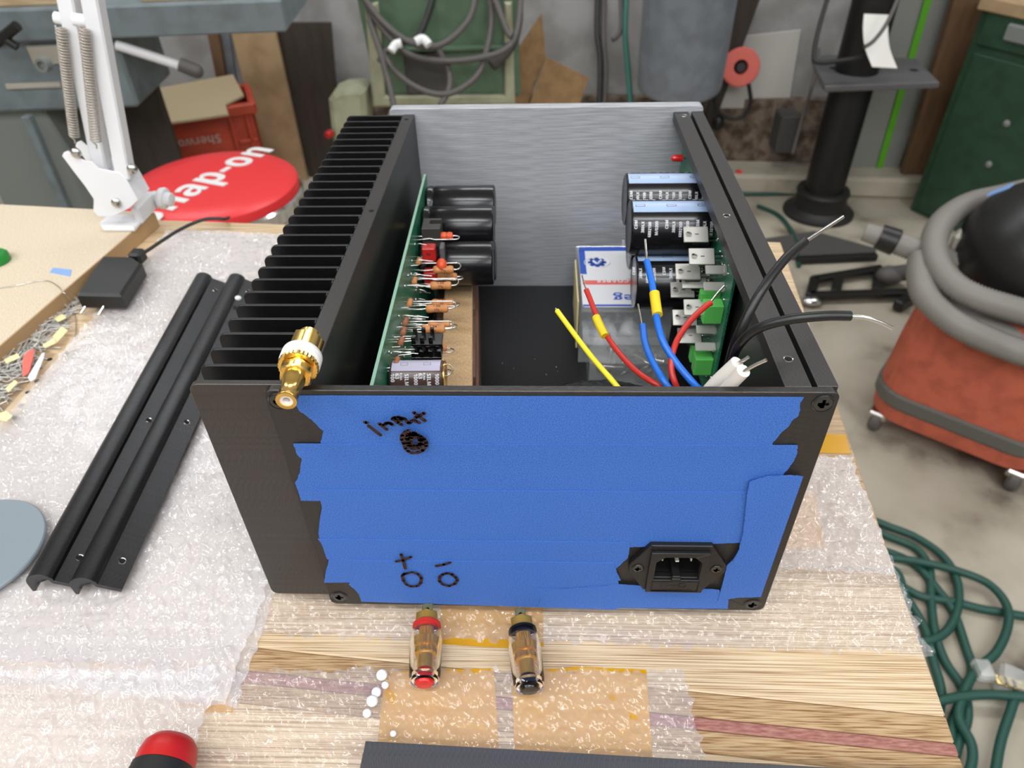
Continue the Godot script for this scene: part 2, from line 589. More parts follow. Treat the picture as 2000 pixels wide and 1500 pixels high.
	tri_tex(relief(mat("brushed_plate", Color(0.54, 0.54, 0.55), 0.38, 0.85, 0.6), fine, 0.004), streak, Vector3(420, 12, 12))
	mat("spring_steel", Color(0.74, 0.71, 0.67), 0.35, 0.6)
	mat("clipped_lead", Color(0.80, 0.79, 0.77), 0.3, 0.45)
	mat("cap_post_red", Color(0.80, 0.08, 0.09), 0.3)
	mat("machine_stand", Color(0.50, 0.515, 0.50), 0.55)
	mat("plate_pale", Color(0.72, 0.70, 0.65), 0.4)
	mat("lettering_faded", Color(0.75, 0.62, 0.57), 0.6)
	mat("card_cream", Color(0.72, 0.65, 0.52), 0.8)
	mat("panel_pale", Color(0.76, 0.745, 0.72), 0.8)
	mat("mat_dark", Color(0.30, 0.29, 0.28), 0.8)
	# clear things
	glass("bubble_film", Color(0.98, 0.97, 0.975), 0.07, 0.05)
	glass("bubble_film_cloudy", Color(0.97, 0.96, 0.965), 0.14, 0.06)
	glass("backing_film", Color(0.97, 0.955, 0.96), 0.12, 0.25)
	glass("backing_film_cloudy", Color(0.97, 0.95, 0.955), 0.28, 0.25)
	glass("amber_tape", Color(0.82, 0.60, 0.05), 0.85, 0.2)
	glass("clear_box", Color(0.92, 0.93, 0.93), 0.09, 0.06)
	var cl := mat("clear_acrylic", Color(1, 0.99, 0.98, 0.0), 0.03)
	cl.refraction_enabled = true
	cl.refraction_scale = 0.047
	glass("clear_plug", Color(0.85, 0.85, 0.83), 0.35, 0.15)
	var tube_ := mat("lamp_panel", Color(0.95, 0.95, 0.95), 0.6)
	tube_.emission_enabled = true
	tube_.emission = Color(0.98, 0.99, 1.0)
	tube_.emission_energy_multiplier = 6.0


func coarse_ramp(s: int) -> Texture2D:
	return ntex(noise(0.014, 5, s), [[0.2, Color(0.90, 0.895, 0.885)], [0.65, Color(1, 1, 1)]], 256)


# ------------------------------------------------------------------ the scene
func _ready():
	rng.seed = 7
	# camera: a phone's main lens over the bench, focused on the rear panel
	var cam := Camera3D.new()
	cam.name = "camera"
	add_child(cam)
	cam.transform = Transform3D(Basis(Vector3(0.999263, -0.021645, -0.031713), Vector3(-0.003727, 0.767364, -0.641201), Vector3(0.038214, 0.640846, 0.766718)), Vector3(0.11165, 0.3362, 0.2169))
	cam.fov = 56.42
	cam.near = 0.02
	cam.far = 40.0
	var lens := CameraAttributesPhysical.new()
	lens.frustum_focal_length = 22.37
	lens.frustum_near = 0.02
	lens.frustum_far = 40.0
	lens.frustum_focus_distance = 0.315
	lens.exposure_aperture = 13.5
	cam.attributes = lens
	cam.current = true
	# the world outside the closed workshop
	var env := Environment.new()
	env.background_mode = Environment.BG_COLOR
	env.background_color = Color(0.5, 0.55, 0.6)
	env.tonemap_mode = Environment.TONE_MAPPER_LINEAR
	env.tonemap_exposure = 1.1
	env.sdfgi_enabled = true
	env.ssao_enabled = true
	env.ssil_enabled = true
	var we := WorldEnvironment.new()
	we.name = "world_environment"
	we.environment = env
	add_child(we)
	make_materials()
	ceiling_lights(1.05)
	room()
	bench()
	amplifier()
	tapes()
	bubble_wrap()
	inside_left()
	inside_right()
	inside_rest()
	wires()
	bench_left()
	bench_front()
	shop_left()
	shop_middle()
	shop_right()
	floor_things()


func ceiling_lights(energy: float):
	var rx := Transform3D(Basis(Vector3.UP, TURN), Vector3(0.4, FLOOR, -2.65))
	var where := ["nearest the back wall", "just before the bench", "second from the front wall", "nearest the front wall"]
	for j in 4:
		for i in 3:
			var at: Vector3 = rx * Vector3(-1.75 + 1.7 * i, 2.62, [0.8, 3.25, 4.0, 4.75][j])
			var f := thing("ceiling_light", "white ceiling light panel, %s of three in the row %s" % [["first", "second", "third"][i], where[j]], "ceiling light", at, "ceiling light panels")
			f.rotation.y = TURN
			var hs := mb()
			hs.box(Vector3(0, 0.012, 0), Vector3(1.26, 0.03, 0.22), 0.004)
			lpart(f, "housing", [[hs, M.white_paint]])
			var em := mb()
			em.box(Vector3(0, -0.006, 0), Vector3(1.2, 0.006, 0.16), 0.001)
			lpart(f, "diffuser", [[em, M.lamp_panel]])
			var l := AreaLight3D.new()
			l.name = "panel_light"
			l.area_size = Vector2(1.2, 0.16)
			l.light_color = Color(0.97, 0.985, 1.0)
			l.light_energy = energy
			l.shadow_enabled = true
			l.area_range = 12.0
			l.area_attenuation = 2.0
			f.add_child(l)
			l.position = Vector3(0, -0.012, 0)
			l.rotation.x = -PI / 2


func room():
	var rx := Transform3D(Basis(Vector3.UP, TURN), Vector3(0.4, FLOOR, -2.65))
	var b := mb(rx)
	b.box(Vector3(-0.2, -0.05, 2.4), Vector3(6.4, 0.1, 5.8))
	struct("floor", [[b, M.concrete]])
	b = mb(rx)
	b.box(Vector3(-0.2, 2.7, 2.4), Vector3(6.4, 0.1, 5.8))
	struct("ceiling", [[b, M.white_paint]])
	b = mb(rx)
	b.box(Vector3(-0.2, 1.325, -0.05), Vector3(6.4, 2.65, 0.1))
	struct("wall_back", [[b, M.wall_paint]])
	b = mb(rx)
	b.box(Vector3(-0.2, 1.325, 5.25), Vector3(6.4, 2.65, 0.1))
	struct("wall_front", [[b, M.wall_paint]])
	b = mb(rx)
	b.box(Vector3(-3.35, 1.325, 2.6), Vector3(0.1, 2.65, 5.2))
	struct("wall_left", [[b, M.wall_paint]])
	b = mb(rx)
	b.box(Vector3(2.95, 1.325, 2.6), Vector3(0.1, 2.65, 5.2))
	struct("wall_right", [[b, M.wall_paint]])
	# the rough masonry foot of the back wall, a stepped concrete curb before it
	b = mb(rx)
	b.box(Vector3(-0.2, 0.16, 0.012), Vector3(6.3, 0.32, 0.024), 0.004)
	struct("baseboard_back", [[b, M.masonry]])
	b = mb(rx)
	b.box(Vector3(1.2, 0.04, 0.10), Vector3(1.5, 0.08, 0.15), 0.012)
	struct("trim_1", [[b, M.concrete]])


func bench():
	var bx := Transform3D(Basis(Vector3.UP, TURN), Vector3(0.32, BENCH, -0.12))
	var t := thing("workbench", "long workbench with a laminated ash top and a thin purple inlay strip", "workbench", Vector3(-0.3, FLOOR, 0.0))
	var rows := [[-0.2915, -0.215, "ash_wood_pale"], [-0.215, -0.14, "ash_wood"], [-0.14, -0.062, "ash_wood_pale"], [-0.062, 0.02, "ash_wood_shaded"], [0.02, 0.098, "ash_wood_shaded"], [0.098, 0.171, "ash_wood"], [0.171, 0.1835, "ash_wood_brown"], [0.1835, 0.1895, "purple_wood"], [0.1895, 0.2, "ash_wood_brown"], [0.2, 0.27, "ash_wood_pale"], [0.27, 0.35, "ash_wood"], [0.35, 0.43, "ash_wood"]]
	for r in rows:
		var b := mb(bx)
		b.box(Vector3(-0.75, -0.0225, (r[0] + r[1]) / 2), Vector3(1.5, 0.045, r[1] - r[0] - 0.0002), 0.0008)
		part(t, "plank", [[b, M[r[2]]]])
	for x in [-1.4, -0.3]:
		for z in [-0.12, 0.33]:
			var b := mb(bx)
			b.box(Vector3(x, (FLOOR - BENCH - 0.045) / 2, z), Vector3(0.07, -FLOOR + BENCH - 0.045, 0.07), 0.004)
			part(t, "leg", [[b, M.ash_wood]])
	var ap := mb(bx)
	ap.box(Vector3(-0.85, -0.095, 0.1), Vector3(1.1, 0.1, 0.5), 0.003)
	part(t, "apron", [[ap, M.ash_wood]])


const W := 0.23
const H := 0.1512
const T := 0.0036
const DEEP := 0.3156


func screw_head(r: float, at: Vector3) -> MB:
	# a countersunk cross-head screw whose face looks along +z
	var b := mb(Transform3D(Basis(), at))
	var k := r * 0.16
	var l := r * 0.52
	var cross := PackedVector2Array([Vector2(k, k), Vector2(k, l), Vector2(-k, l), Vector2(-k, k), Vector2(-l, k), Vector2(-l, -k), Vector2(-k, -k), Vector2(-k, -l), Vector2(k, -l), Vector2(k, -k), Vector2(l, -k), Vector2(l, k)])
	b.prism(holed(circle(r * 0.88, Vector2.ZERO, 24), cross), -0.0005, 0.0003)
	b.xf = aim(at, Vector3(0, 0, 1))
	b.lathe([Vector2(r * 0.9, -0.0006), Vector2(r * 0.92, 0.0004), Vector2(r, 0.0002), Vector2(r * 1.06, 0.00003)], 24)
	return b


func dark_disc(at: Vector3, r: float, dir: Vector3) -> MB:
	var b := mb(aim(at, dir))
	b.lathe([Vector2(r, 0), Vector2(0, 0.00002)], 18)
	return b


func amplifier():
	var a := thing("amplifier_chassis", "open black amplifier case with a finned heatsink and a silver front plate", "amplifier case", Vector3(0.1, 0, -0.15))
	# rear panel with the opening for the mains inlet
	var b := mb()
	var hole := PackedVector2Array([Vector2(0.166, 0.0205), Vector2(0.1925, 0.0205), Vector2(0.1925, 0.052), Vector2(0.187, 0.0555), Vector2(0.1715, 0.0555), Vector2(0.166, 0.052)])
	b.prism(holed(rounded(W, H, 0.0035, Vector2(W / 2, H / 2)), hole), -T, 0.0, 0.0003)
	var rp := part(a, "rear_panel", [[b, M.brushed_black]])
	for s in [Vector2(0.0052, 0.1454), Vector2(0.2242, 0.1455), Vector2(0.0056, 0.0067), Vector2(0.2232, 0.0055)]:
		var sc := screw_head(0.0042, Vector3(s.x, s.y, 0.0002))
		var bk := dark_disc(Vector3(s.x, s.y, 0.00006), 0.0044, Vector3(0, 0, 1))
		part(rp, "panel_screw", [[sc, M.black_screw], [bk, M.black_hole]])
	# heatsink: a thick base with 28 fins across it
	b = mb()
	b.box(Vector3(0.01425, 0.0772, -(T + DEEP) / 2), Vector3(0.0085, 0.148, DEEP - T), 0.0003)
	var hs := part(a, "heatsink", [[b, M.scratched_black]])
	for q in [Vector3(0.0152, H + 0.0001, -0.1585), Vector3(0.0140, H + 0.0001, -0.305)]:
		part(hs, "tapped_hole", [[dark_disc(q, 0.0016, Vector3.UP), M.black_hole]])
	for k in 28:
		b = mb()
		var zc := -0.0051 - 0.01143 * k
		var th := 0.0030 if k == 0 else 0.00165
		var x0 := 0.0142 if k == 0 else 0.0108
		# in the fin's plane: a plate with rounded outer corners
		var o := PackedVector2Array()
		o.append(Vector2(x0, 0.0032)); o.append(Vector2(x0, H))
		for i in 6:
			var an := deg_to_rad(90.0 + 18.0 * i)
			o.append(Vector2(-0.0285, H - 0.004) + Vector2(cos(an), sin(an)) * 0.004)
		for i in 6:
			var an := deg_to_rad(180.0 + 18.0 * i)
			o.append(Vector2(-0.0285, 0.0072) + Vector2(cos(an), sin(an)) * 0.004)
		b.prism(o, zc - th / 2, zc + th / 2, 0.0003)
		if k > 0:
			# the thickened root
			b.box(Vector3(0.0092, 0.0772, zc), Vector3(0.0028, 0.1476, 0.0036), 0.0012)
		part(hs, "fin", [[b, M.brushed_black_upright if k == 0 else M.anodised_black]])
	# base plate and front plate
	b = mb()
	b.box(Vector3(0.1155, 0.0015, -(T + DEEP) / 2), Vector3(0.192, 0.003, DEEP - T - 0.0006), 0.0003)
	part(a, "base_plate", [[b, M.base_black]])
	b = mb()
	b.prism(rounded(W + 0.0005, 0.157, 0.003, Vector2(W / 2, 0.0768)), -DEEP - 0.0085, -DEEP, 0.0004)
	part(a, "front_plate", [[b, M.brushed_silver]])
	# side wall: a plate with a grooved, ledged head
	b = mb(Transform3D(Basis(Vector3(1, 0, 0), Vector3(0, 1, 0), Vector3(0, 0, 1)), Vector3.ZERO))
	var pr := PackedVector2Array([Vector2(0.2300, 0.002), Vector2(0.2300, 0.1512), Vector2(0.2218, 0.1512), Vector2(0.2218, 0.1462), Vector2(0.2196, 0.1462), Vector2(0.2196, 0.1510), Vector2(0.2090, 0.1510), Vector2(0.2090, 0.1445), Vector2(0.2240, 0.1445), Vector2(0.2240, 0.0090), Vector2(0.2090, 0.0090), Vector2(0.2090, 0.002)])
	b.prism(pr, -DEEP + 0.0001, -T - 0.0001, 0.0002)
	var sw := part(a, "side_wall", [[b, M.scratched_black]])
	for z in [-0.0215, -0.151, -0.3075]:
		var d := dark_disc(Vector3(0.2150, 0.15105, z), 0.0016, Vector3.UP)
		var rg := mb(aim(Vector3(0.2150, 0.15102, z), Vector3.UP))
		rg.lathe([Vector2(0.0016, 0.00005), Vector2(0.0020, 0.0002), Vector2(0.0021, 0)], 18)
		part(sw, "tapped_hole", [[d, M.black_hole], [rg, M.steel]])
	# mains inlet
	b = mb()
	var fl := PackedVector2Array([Vector2(0.1645, 0.0222), Vector2(0.1945, 0.0222), Vector2(0.2030, 0.0375), Vector2(0.2030, 0.0425), Vector2(0.1940, 0.0580), Vector2(0.1650, 0.0580), Vector2(0.1560, 0.0425), Vector2(0.1560, 0.0375)])
	var well := PackedVector2Array([Vector2(0.1685, 0.0330), Vector2(0.1905, 0.0330), Vector2(0.1905, 0.0468), Vector2(0.1865, 0.0510), Vector2(0.1725, 0.0510), Vector2(0.1685, 0.0468)])
	b.prism(holed(fl, well), 0.0, 0.0034, 0.0004)
	# raised frame on the flange, the well's walls and floor
	var fr := PackedVector2Array([Vector2(0.1655, 0.0226), Vector2(0.1935, 0.0226), Vector2(0.1935, 0.0545), Vector2(0.1655, 0.0545)])
	b.prism(holed(fr, well), 0.0034, 0.0052, 0.0003)
	b.prism(holed(PackedVector2Array([Vector2(0.1668, 0.0210), Vector2(0.1920, 0.0210), Vector2(0.1920, 0.0520), Vector2(0.1668, 0.0520)]), well), -0.016, -0.0002)
	b.box(Vector3(0.1795, 0.0370, -0.0165), Vector3(0.0250, 0.0310, 0.001))
	b.box(Vector3(0.1795, 0.0345, -0.004), Vector3(0.0040, 0.0030, 0.018), 0.0003)
	var inlet := part(a, "mains_inlet", [[b, M.black_plastic]], "black mains inlet with three pins above a fuse drawer")
	for q in [[0.1722, 0.0440, true], [0.1795, 0.0428, false], [0.1862, 0.0440, true]]:
		b = mb()
		b.box(Vector3(q[0], q[1], -0.0070), Vector3(0.0009 if q[2] else 0.0020, 0.0020 if q[2] else 0.0009, 0.0165), 0.0003)
		part(inlet, "pin", [[b, M.tab_metal]])
	b = mb()
	b.prism(holed(rounded(0.0235, 0.0085, 0.0004, Vector2(0.1795, 0.0280)), rounded(0.0227, 0.0078, 0.0004, Vector2(0.1795, 0.0280))), 0.0052, 0.0054)
	b.box(Vector3(0.1795, 0.0330, 0.0048), Vector3(0.0048, 0.0030, 0.0014), 0.0004)
	# the fuse sign and the warning line on the drawer
	b.stroke(PackedVector2Array([Vector2(0.1725, 0.0304), Vector2(0.1755, 0.0304)]), 0.0003, 0.00535)
	b.stroke(PackedVector2Array([Vector2(0.1725, 0.0274), Vector2(0.1755, 0.0274)]), 0.0003, 0.00535)
	b.stroke(PackedVector2Array([Vector2(0.1725, 0.0304), Vector2(0.1725, 0.0274)]), 0.0003, 0.00535)
	b.stroke(PackedVector2Array([Vector2(0.1755, 0.0289), Vector2(0.1815, 0.0289)]), 0.0003, 0.00535)
	b.stroke(PackedVector2Array([Vector2(0.1815, 0.0304), Vector2(0.1840, 0.0304), Vector2(0.1848, 0.0289), Vector2(0.1840, 0.0274), Vector2(0.1815, 0.0274), Vector2(0.1815, 0.0304)]), 0.0003, 0.00535)
	b.text("FOR FUSE REPLACEMENT ONLY", 0.0008, 0.00005, func(p): return Vector3(0.1795 + p.x * 1.0, 0.0252 + p.y, 0.0053 + p.z))
	part(inlet, "fuse_drawer", [[b, M.anodised_black]])
	for x in [0.1603, 0.1985]:
		var sc := screw_head(0.0029, Vector3(x, 0.0401, 0.0036))
		part(inlet, "inlet_screw", [[sc, M.black_screw], [dark_disc(Vector3(x, 0.0401, 0.0035), 0.003, Vector3(0, 0, 1)), M.black_hole]])


# a torn strip: straight edges stay, edges marked torn get a ragged line
func ragged(p: PackedVector2Array, torn: Array) -> PackedVector2Array:
	var o := PackedVector2Array()
	var m := p.size()
	for i in m:
		var a := p[i]
		var b := p[(i + 1) % m]
		o.append(a)
		if i in torn:
			var n := int(a.distance_to(b) / 0.0007)
			var s := (b - a).normalized().orthogonal()
			for k in range(1, n):
				o.append(a.lerp(b, float(k) / n) + s * rng.randf_range(-0.00022, 0.00022))
	return o


func tape_strip(p: PackedVector2Array, torn: Array, z: float, label: String) -> MeshInstance3D:
	var b := mb()
	b.prism(ragged(p, torn), z, z + 0.0003)
	return single("tape_strip", [[b, M.blue_tape]], label, "masking tape", "blue tape strips on the rear panel")


func tapes():
	var e := 0.00032
	var t1 := tape_strip(PackedVector2Array([Vector2(0.01195, 0.14851), Vector2(0.21591, 0.14888), Vector2(0.21507, 0.14564), Vector2(0.21609, 0.1421), Vector2(0.21585, 0.13876), Vector2(0.21384, 0.13594), Vector2(0.21345, 0.13308), Vector2(0.21117, 0.12931), Vector2(0.20892, 0.12308), Vector2(0.21142, 0.11112), Vector2(0.01855, 0.10892), Vector2(0.01776, 0.12123), Vector2(0.02061, 0.12914), Vector2(0.01883, 0.1312), Vector2(0.0173, 0.13441), Vector2(0.0153, 0.13729), Vector2(0.01268, 0.14014), Vector2(0.01189, 0.14436)]), range(2, 22), 0.00002, "topmost blue tape strip on the rear panel, with the hand-written word input")
	var t2 := tape_strip(PackedVector2Array([Vector2(0.00622, 0.12143), Vector2(0.21937, 0.12258), Vector2(0.22035, 0.11744), Vector2(0.21991, 0.11279), Vector2(0.21881, 0.10899), Vector2(0.21748, 0.10514), Vector2(0.21477, 0.08632), Vector2(0.00147, 0.08453), Vector2(0.00182, 0.08949), Vector2(0.00142, 0.0964), Vector2(0.00536, 0.10385), Vector2(0.00664, 0.10878), Vector2(0.00779, 0.11202), Vector2(0.0062, 0.11518)]), range(1, 14), e, "second blue tape strip from the top, sticking out farthest toward the heatsink")
	var t3 := tape_strip(PackedVector2Array([Vector2(0.01048, 0.0924), Vector2(0.20875, 0.09378), Vector2(0.21329, 0.05834), Vector2(0.00562, 0.04038), Vector2(0.00501, 0.05592), Vector2(0.00518, 0.06066), Vector2(0.00757, 0.0703), Vector2(0.01095, 0.08143)]), [1, 2, 3, 4, 5, 6, 7], 2 * e, "third blue tape strip from the top, plain and unmarked above the plus and minus signs")
	var t4 := tape_strip(PackedVector2Array([Vector2(0.00423, 0.05709), Vector2(0.15474, 0.0576), Vector2(0.15555, 0.05368), Vector2(0.15523, 0.04561), Vector2(0.1528, 0.04144), Vector2(0.14992, 0.03593), Vector2(0.15316, 0.02653), Vector2(0.00037, 0.0211), Vector2(0.00279, 0.02959), Vector2(0.0055, 0.03699), Vector2(0.0077, 0.0446), Vector2(0.00665, 0.04991)]), [1, 2, 3, 4, 5, 7, 8, 9, 10, 11], 3 * e, "fourth blue tape strip from the top, with hand-written plus and minus signs")
	var t5 := tape_strip(PackedVector2Array([Vector2(0.01716, 0.04104), Vector2(0.1485, 0.04176), Vector2(0.14986, 0.03677), Vector2(0.15079, 0.03082), Vector2(0.15265, 0.02299), Vector2(0.1532, 0.0009), Vector2(0.01743, 0.00486), Vector2(0.0173, 0.01098), Vector2(0.01586, 0.01557), Vector2(0.0131, 0.02005), Vector2(0.01772, 0.02862), Vector2(0.01812, 0.03427)]), [1, 2, 3, 4, 6, 7, 8, 9, 10, 11], 4 * e, "fifth blue tape strip down, wrinkled, with two hand-drawn rings")
	tape_strip(PackedVector2Array([Vector2(0.11059, 0.01838), Vector2(0.12954, 0.0202), Vector2(0.15233, 0.02387), Vector2(0.17371, 0.02262), Vector2(0.20296, 0.02067), Vector2(0.20937, 0.01178), Vector2(0.21044, 0.0039), Vector2(0.11114, 0.00261), Vector2(0.11275, 0.00972)]), [0, 1, 2, 3, 4, 5, 7, 8], 5 * e, "short blue tape strip along the bottom edge under the mains inlet")
	tape_strip(PackedVector2Array([Vector2(0.20321, 0.1017), Vector2(0.20636, 0.1037), Vector2(0.21086, 0.10538), Vector2(0.21945, 0.10613), Vector2(0.22534, 0.10523), Vector2(0.22515, 0.01539), Vector2(0.21384, 0.01464), Vector2(0.20396, 0.01118), Vector2(0.20402, 0.01891), Vector2(0.20391, 0.03205), Vector2(0.20362, 0.0413), Vector2(0.20659, 0.0471), Vector2(0.2072, 0.0547), Vector2(0.20668, 0.06813), Vector2(0.20495, 0.08266), Vector2(0.20381, 0.09133)]), [0, 1, 2, 3, 5, 6, 7, 8, 9, 10, 11, 12, 13, 14, 15], 6 * e, "upright blue tape strip beside the mains inlet, crossing the horizontal strips")
	# handwriting
	var w := 0.0017
	var b := mb()
	var z := 0.0024
	b.stroke(PackedVector2Array([Vector2(0.03978, 0.13603), Vector2(0.0406, 0.13575)]), w, z)
	b.stroke(PackedVector2Array([Vector2(0.04098, 0.13401), Vector2(0.04519, 0.12875)]), w, z)
	b.stroke(PackedVector2Array([Vector2(0.04567, 0.13521), Vector2(0.04824, 0.13203)]), w, z)
	b.stroke(PackedVector2Array([Vector2(0.04727, 0.13435), Vector2(0.0485, 0.13552), Vector2(0.04961, 0.13582), Vector2(0.0506, 0.13525), Vector2(0.05096, 0.13467)]), w, z)
	b.stroke(PackedVector2Array([Vector2(0.05179, 0.13785), Vector2(0.05328, 0.13614), Vector2(0.05482, 0.1347)]), w, z)
	b.stroke(PackedVector2Array([Vector2(0.05137, 0.13784), Vector2(0.05233, 0.13871), Vector2(0.05406, 0.139), Vector2(0.05506, 0.13844), Vector2(0.05513, 0.1373), Vector2(0.05382, 0.137), Vector2(0.05261, 0.13757)]), w, z)
	b.stroke(PackedVector2Array([Vector2(0.05591, 0.13845), Vector2(0.05669, 0.13788), Vector2(0.05734, 0.13617), Vector2(0.05813, 0.1356), Vector2(0.05912, 0.13676), Vector2(0.06025, 0.13734), Vector2(0.06104, 0.13677), Vector2(0.06222, 0.13592)]), w, z)
	b.stroke(PackedVector2Array([Vector2(0.06071, 0.1416), Vector2(0.06222, 0.13991), Vector2(0.06469, 0.13708)]), w, z)
	b.stroke(PackedVector2Array([Vector2(0.06104, 0.13877), Vector2(0.06307, 0.13992), Vector2(0.0649, 0.14134)]), w, z)
	b.stroke(PackedVector2Array([Vector2(0.05745, 0.13151), Vector2(0.05584, 0.13062), Vector2(0.05429, 0.12853), Vector2(0.05382, 0.12643), Vector2(0.05441, 0.12403), Vector2(0.05475, 0.12128), Vector2(0.05582, 0.11914), Vector2(0.05727, 0.11822), Vector2(0.05996, 0.11856), Vector2(0.06208, 0.11982), Vector2(0.06387, 0.12229), Vector2(0.06411, 0.12472)]), w, z)
	b.stroke(PackedVector2Array([Vector2(0.05985, 0.12977), Vector2(0.05855, 0.12975), Vector2(0.05693, 0.12885), Vector2(0.05608, 0.12705), Vector2(0.05623, 0.12465), Vector2(0.05661, 0.12222), Vector2(0.05802, 0.12101), Vector2(0.06073, 0.12165), Vector2(0.06252, 0.1241), Vector2(0.06233, 0.12651), Vector2(0.06143, 0.1283), Vector2(0.05975, 0.12888)]), 0.0024, z)
	b.stroke(PackedVector2Array([Vector2(0.05982, 0.12947), Vector2(0.0581, 0.12767), Vector2(0.05733, 0.12466), Vector2(0.05819, 0.12254), Vector2(0.05991, 0.12225), Vector2(0.06139, 0.12379), Vector2(0.06164, 0.1262), Vector2(0.06028, 0.12769)]), 0.0022, z)
	b.stroke(PackedVector2Array([Vector2(0.06411, 0.12472), Vector2(0.06345, 0.12682), Vector2(0.06226, 0.128)]), w, z)
	part(t1, "marker_writing", [[b, M.marker_ink]], "hand-written word input with an inked ring below")
	b = mb()
	b.stroke(PackedVector2Array([Vector2(0.04404, 0.0474), Vector2(0.04442, 0.04204), Vector2(0.04471, 0.03571)]), w, z)
	b.stroke(PackedVector2Array([Vector2(0.04076, 0.04154), Vector2(0.04478, 0.04288), Vector2(0.04866, 0.04544)]), w, z)
	b.stroke(PackedVector2Array([Vector2(0.06052, 0.03818), Vector2(0.0645, 0.03953), Vector2(0.06772, 0.04128)]), w, z)
	part(t4, "marker_writing", [[b, M.marker_ink]], "hand-written plus and minus signs")
	b = mb()
	b.stroke(PackedVector2Array([Vector2(0.04336, 0.03095), Vector2(0.04531, 0.03186), Vector2(0.04776, 0.03278), Vector2(0.05051, 0.03154), Vector2(0.05198, 0.02809), Vector2(0.05126, 0.02366), Vector2(0.04911, 0.02092), Vector2(0.04585, 0.02039), Vector2(0.04365, 0.02214), Vector2(0.04247, 0.02567), Vector2(0.04242, 0.02962), Vector2(0.04399, 0.03183)]), w, z)
	b.stroke(PackedVector2Array([Vector2(0.06494, 0.0323), Vector2(0.06749, 0.0315), Vector2(0.06965, 0.02894), Vector2(0.07025, 0.02632), Vector2(0.06871, 0.02319), Vector2(0.06565, 0.02132), Vector2(0.06257, 0.02259), Vector2(0.06098, 0.02566), Vector2(0.06155, 0.02919), Vector2(0.0633, 0.0314), Vector2(0.06547, 0.03232), Vector2(0.06827, 0.03151)]), w, z)
	part(t5, "marker_writing", [[b, M.marker_ink]], "two hand-drawn rings")
	# wrinkles in the loose lower tape
	for s in [[Vector3(0.0181, 0.0201, 0.0009), Vector3(0.0301, 0.0289, 0.0009), Vector3(0.0438, 0.0331, 0.0009), Vector3(0.0598, 0.0373, 0.0009)], [Vector3(0.0534, 0.0095, 0.0009), Vector3(0.0537, 0.0062, 0.0009), Vector3(0.0554, 0.0039, 0.0009)], [Vector3(0.0542, 0.058, 0.0009), Vector3(0.0558, 0.0541, 0.0009)], [Vector3(0.0902, 0.0587, 0.0009), Vector3(0.0873, 0.0491, 0.0009), Vector3(0.0807, 0.0436, 0.0009)]]:
		b = mb()
		b.tube(spline(s, 4), 0.0004, 6)
		part(t5, "wrinkle", [[b, M.blue_tape]])


# a sheet of bubble wrap: film with domes in a hexagonal pattern, wrinkled; frame o + ex * s + ez * t
func wrap_sheet(o: Vector2, ex: Vector2, ez: Vector2, y0: float, step: float, seed_: int, film: String, label: String, squash := 1.0, wob := 0.003):
	var n1 := noise(160.0, 3, seed_)
	var n2 := noise(45.0, 2, seed_ + 1)
	var n3 := noise(300.0, 2, seed_ + 2)
	var nx := int(ex.length() / step)
	var nz := int(ez.length() / step)
	var p := 0.0108
	var b := mb()
	var rnd := PackedFloat32Array()
	var r2 := RandomNumberGenerator.new()
	r2.seed = seed_
	for i in 4096:
		rnd.append(r2.randf())
	var f := func(i: int, j: int) -> Vector3:
		var s := float(i) / nx
		var t := float(j) / nz
		var q := o + ex * s + ez * t
		# uneven cut edges
		if i == 0 or i == nx:
			q += ex.normalized() * n1.get_noise_2d(q.x, q.y + 3.0) * wob
		if j == 0 or j == nz:
			q += ez.normalized() * n1.get_noise_2d(q.x + 5.0, q.y) * wob
		var row := int(floor(q.y / (p * 0.866) + 0.5))
		var cx := q.x / p - (0.5 if row % 2 else 0.0)
		var col := int(floor(cx + 0.5))
		var d := Vector2((cx - col) * p, q.y - row * p * 0.866)
		var rd: float = rnd[absi(row * 131 + col * 17) % 4096]
		var u := d.length() / 0.0047
		var h := 0.0
		if u < 1.0:
			h = 0.0031 * (1.0 - pow(u, 4.0)) * (0.15 + 0.85 * rd) * squash
			h -= 0.0012 * rd * exp(-u * u * 5.0) * squash
		var wr := n1.get_noise_2d(q.x, q.y)
		h += (1.0 - absf(wr) * 2.6) * 0.0014 + n2.get_noise_2d(q.x, q.y) * 0.0011 + (0.5 - absf(n3.get_noise_2d(q.x, q.y))) * 0.0007
		return Vector3(q.x, y0 + clampf(h, 0.0, 0.0042), q.y)
	b.grid(nx, nz, f)
	var t := thing("bubble_wrap_sheet", label, "bubble wrap", Vector3(o.x, y0, o.y))
	part(t, "bubble_film", [[b, M[film]]])
	var bb := mb()
	bb.grid(nx / 3, nz / 3, func(i: int, j: int) -> Vector3:
		var q: Vector3 = f.call(mini(i * 3, nx) if i < nx / 3 else nx, mini(j * 3, nz) if j < nz / 3 else nz)
		return Vector3(q.x, y0 + 0.0004 + n2.get_noise_2d(q.x, q.z) * 0.0005, q.z))
	part(t, "backing_film", [[bb, M[film.replace("bubble", "backing")]]])


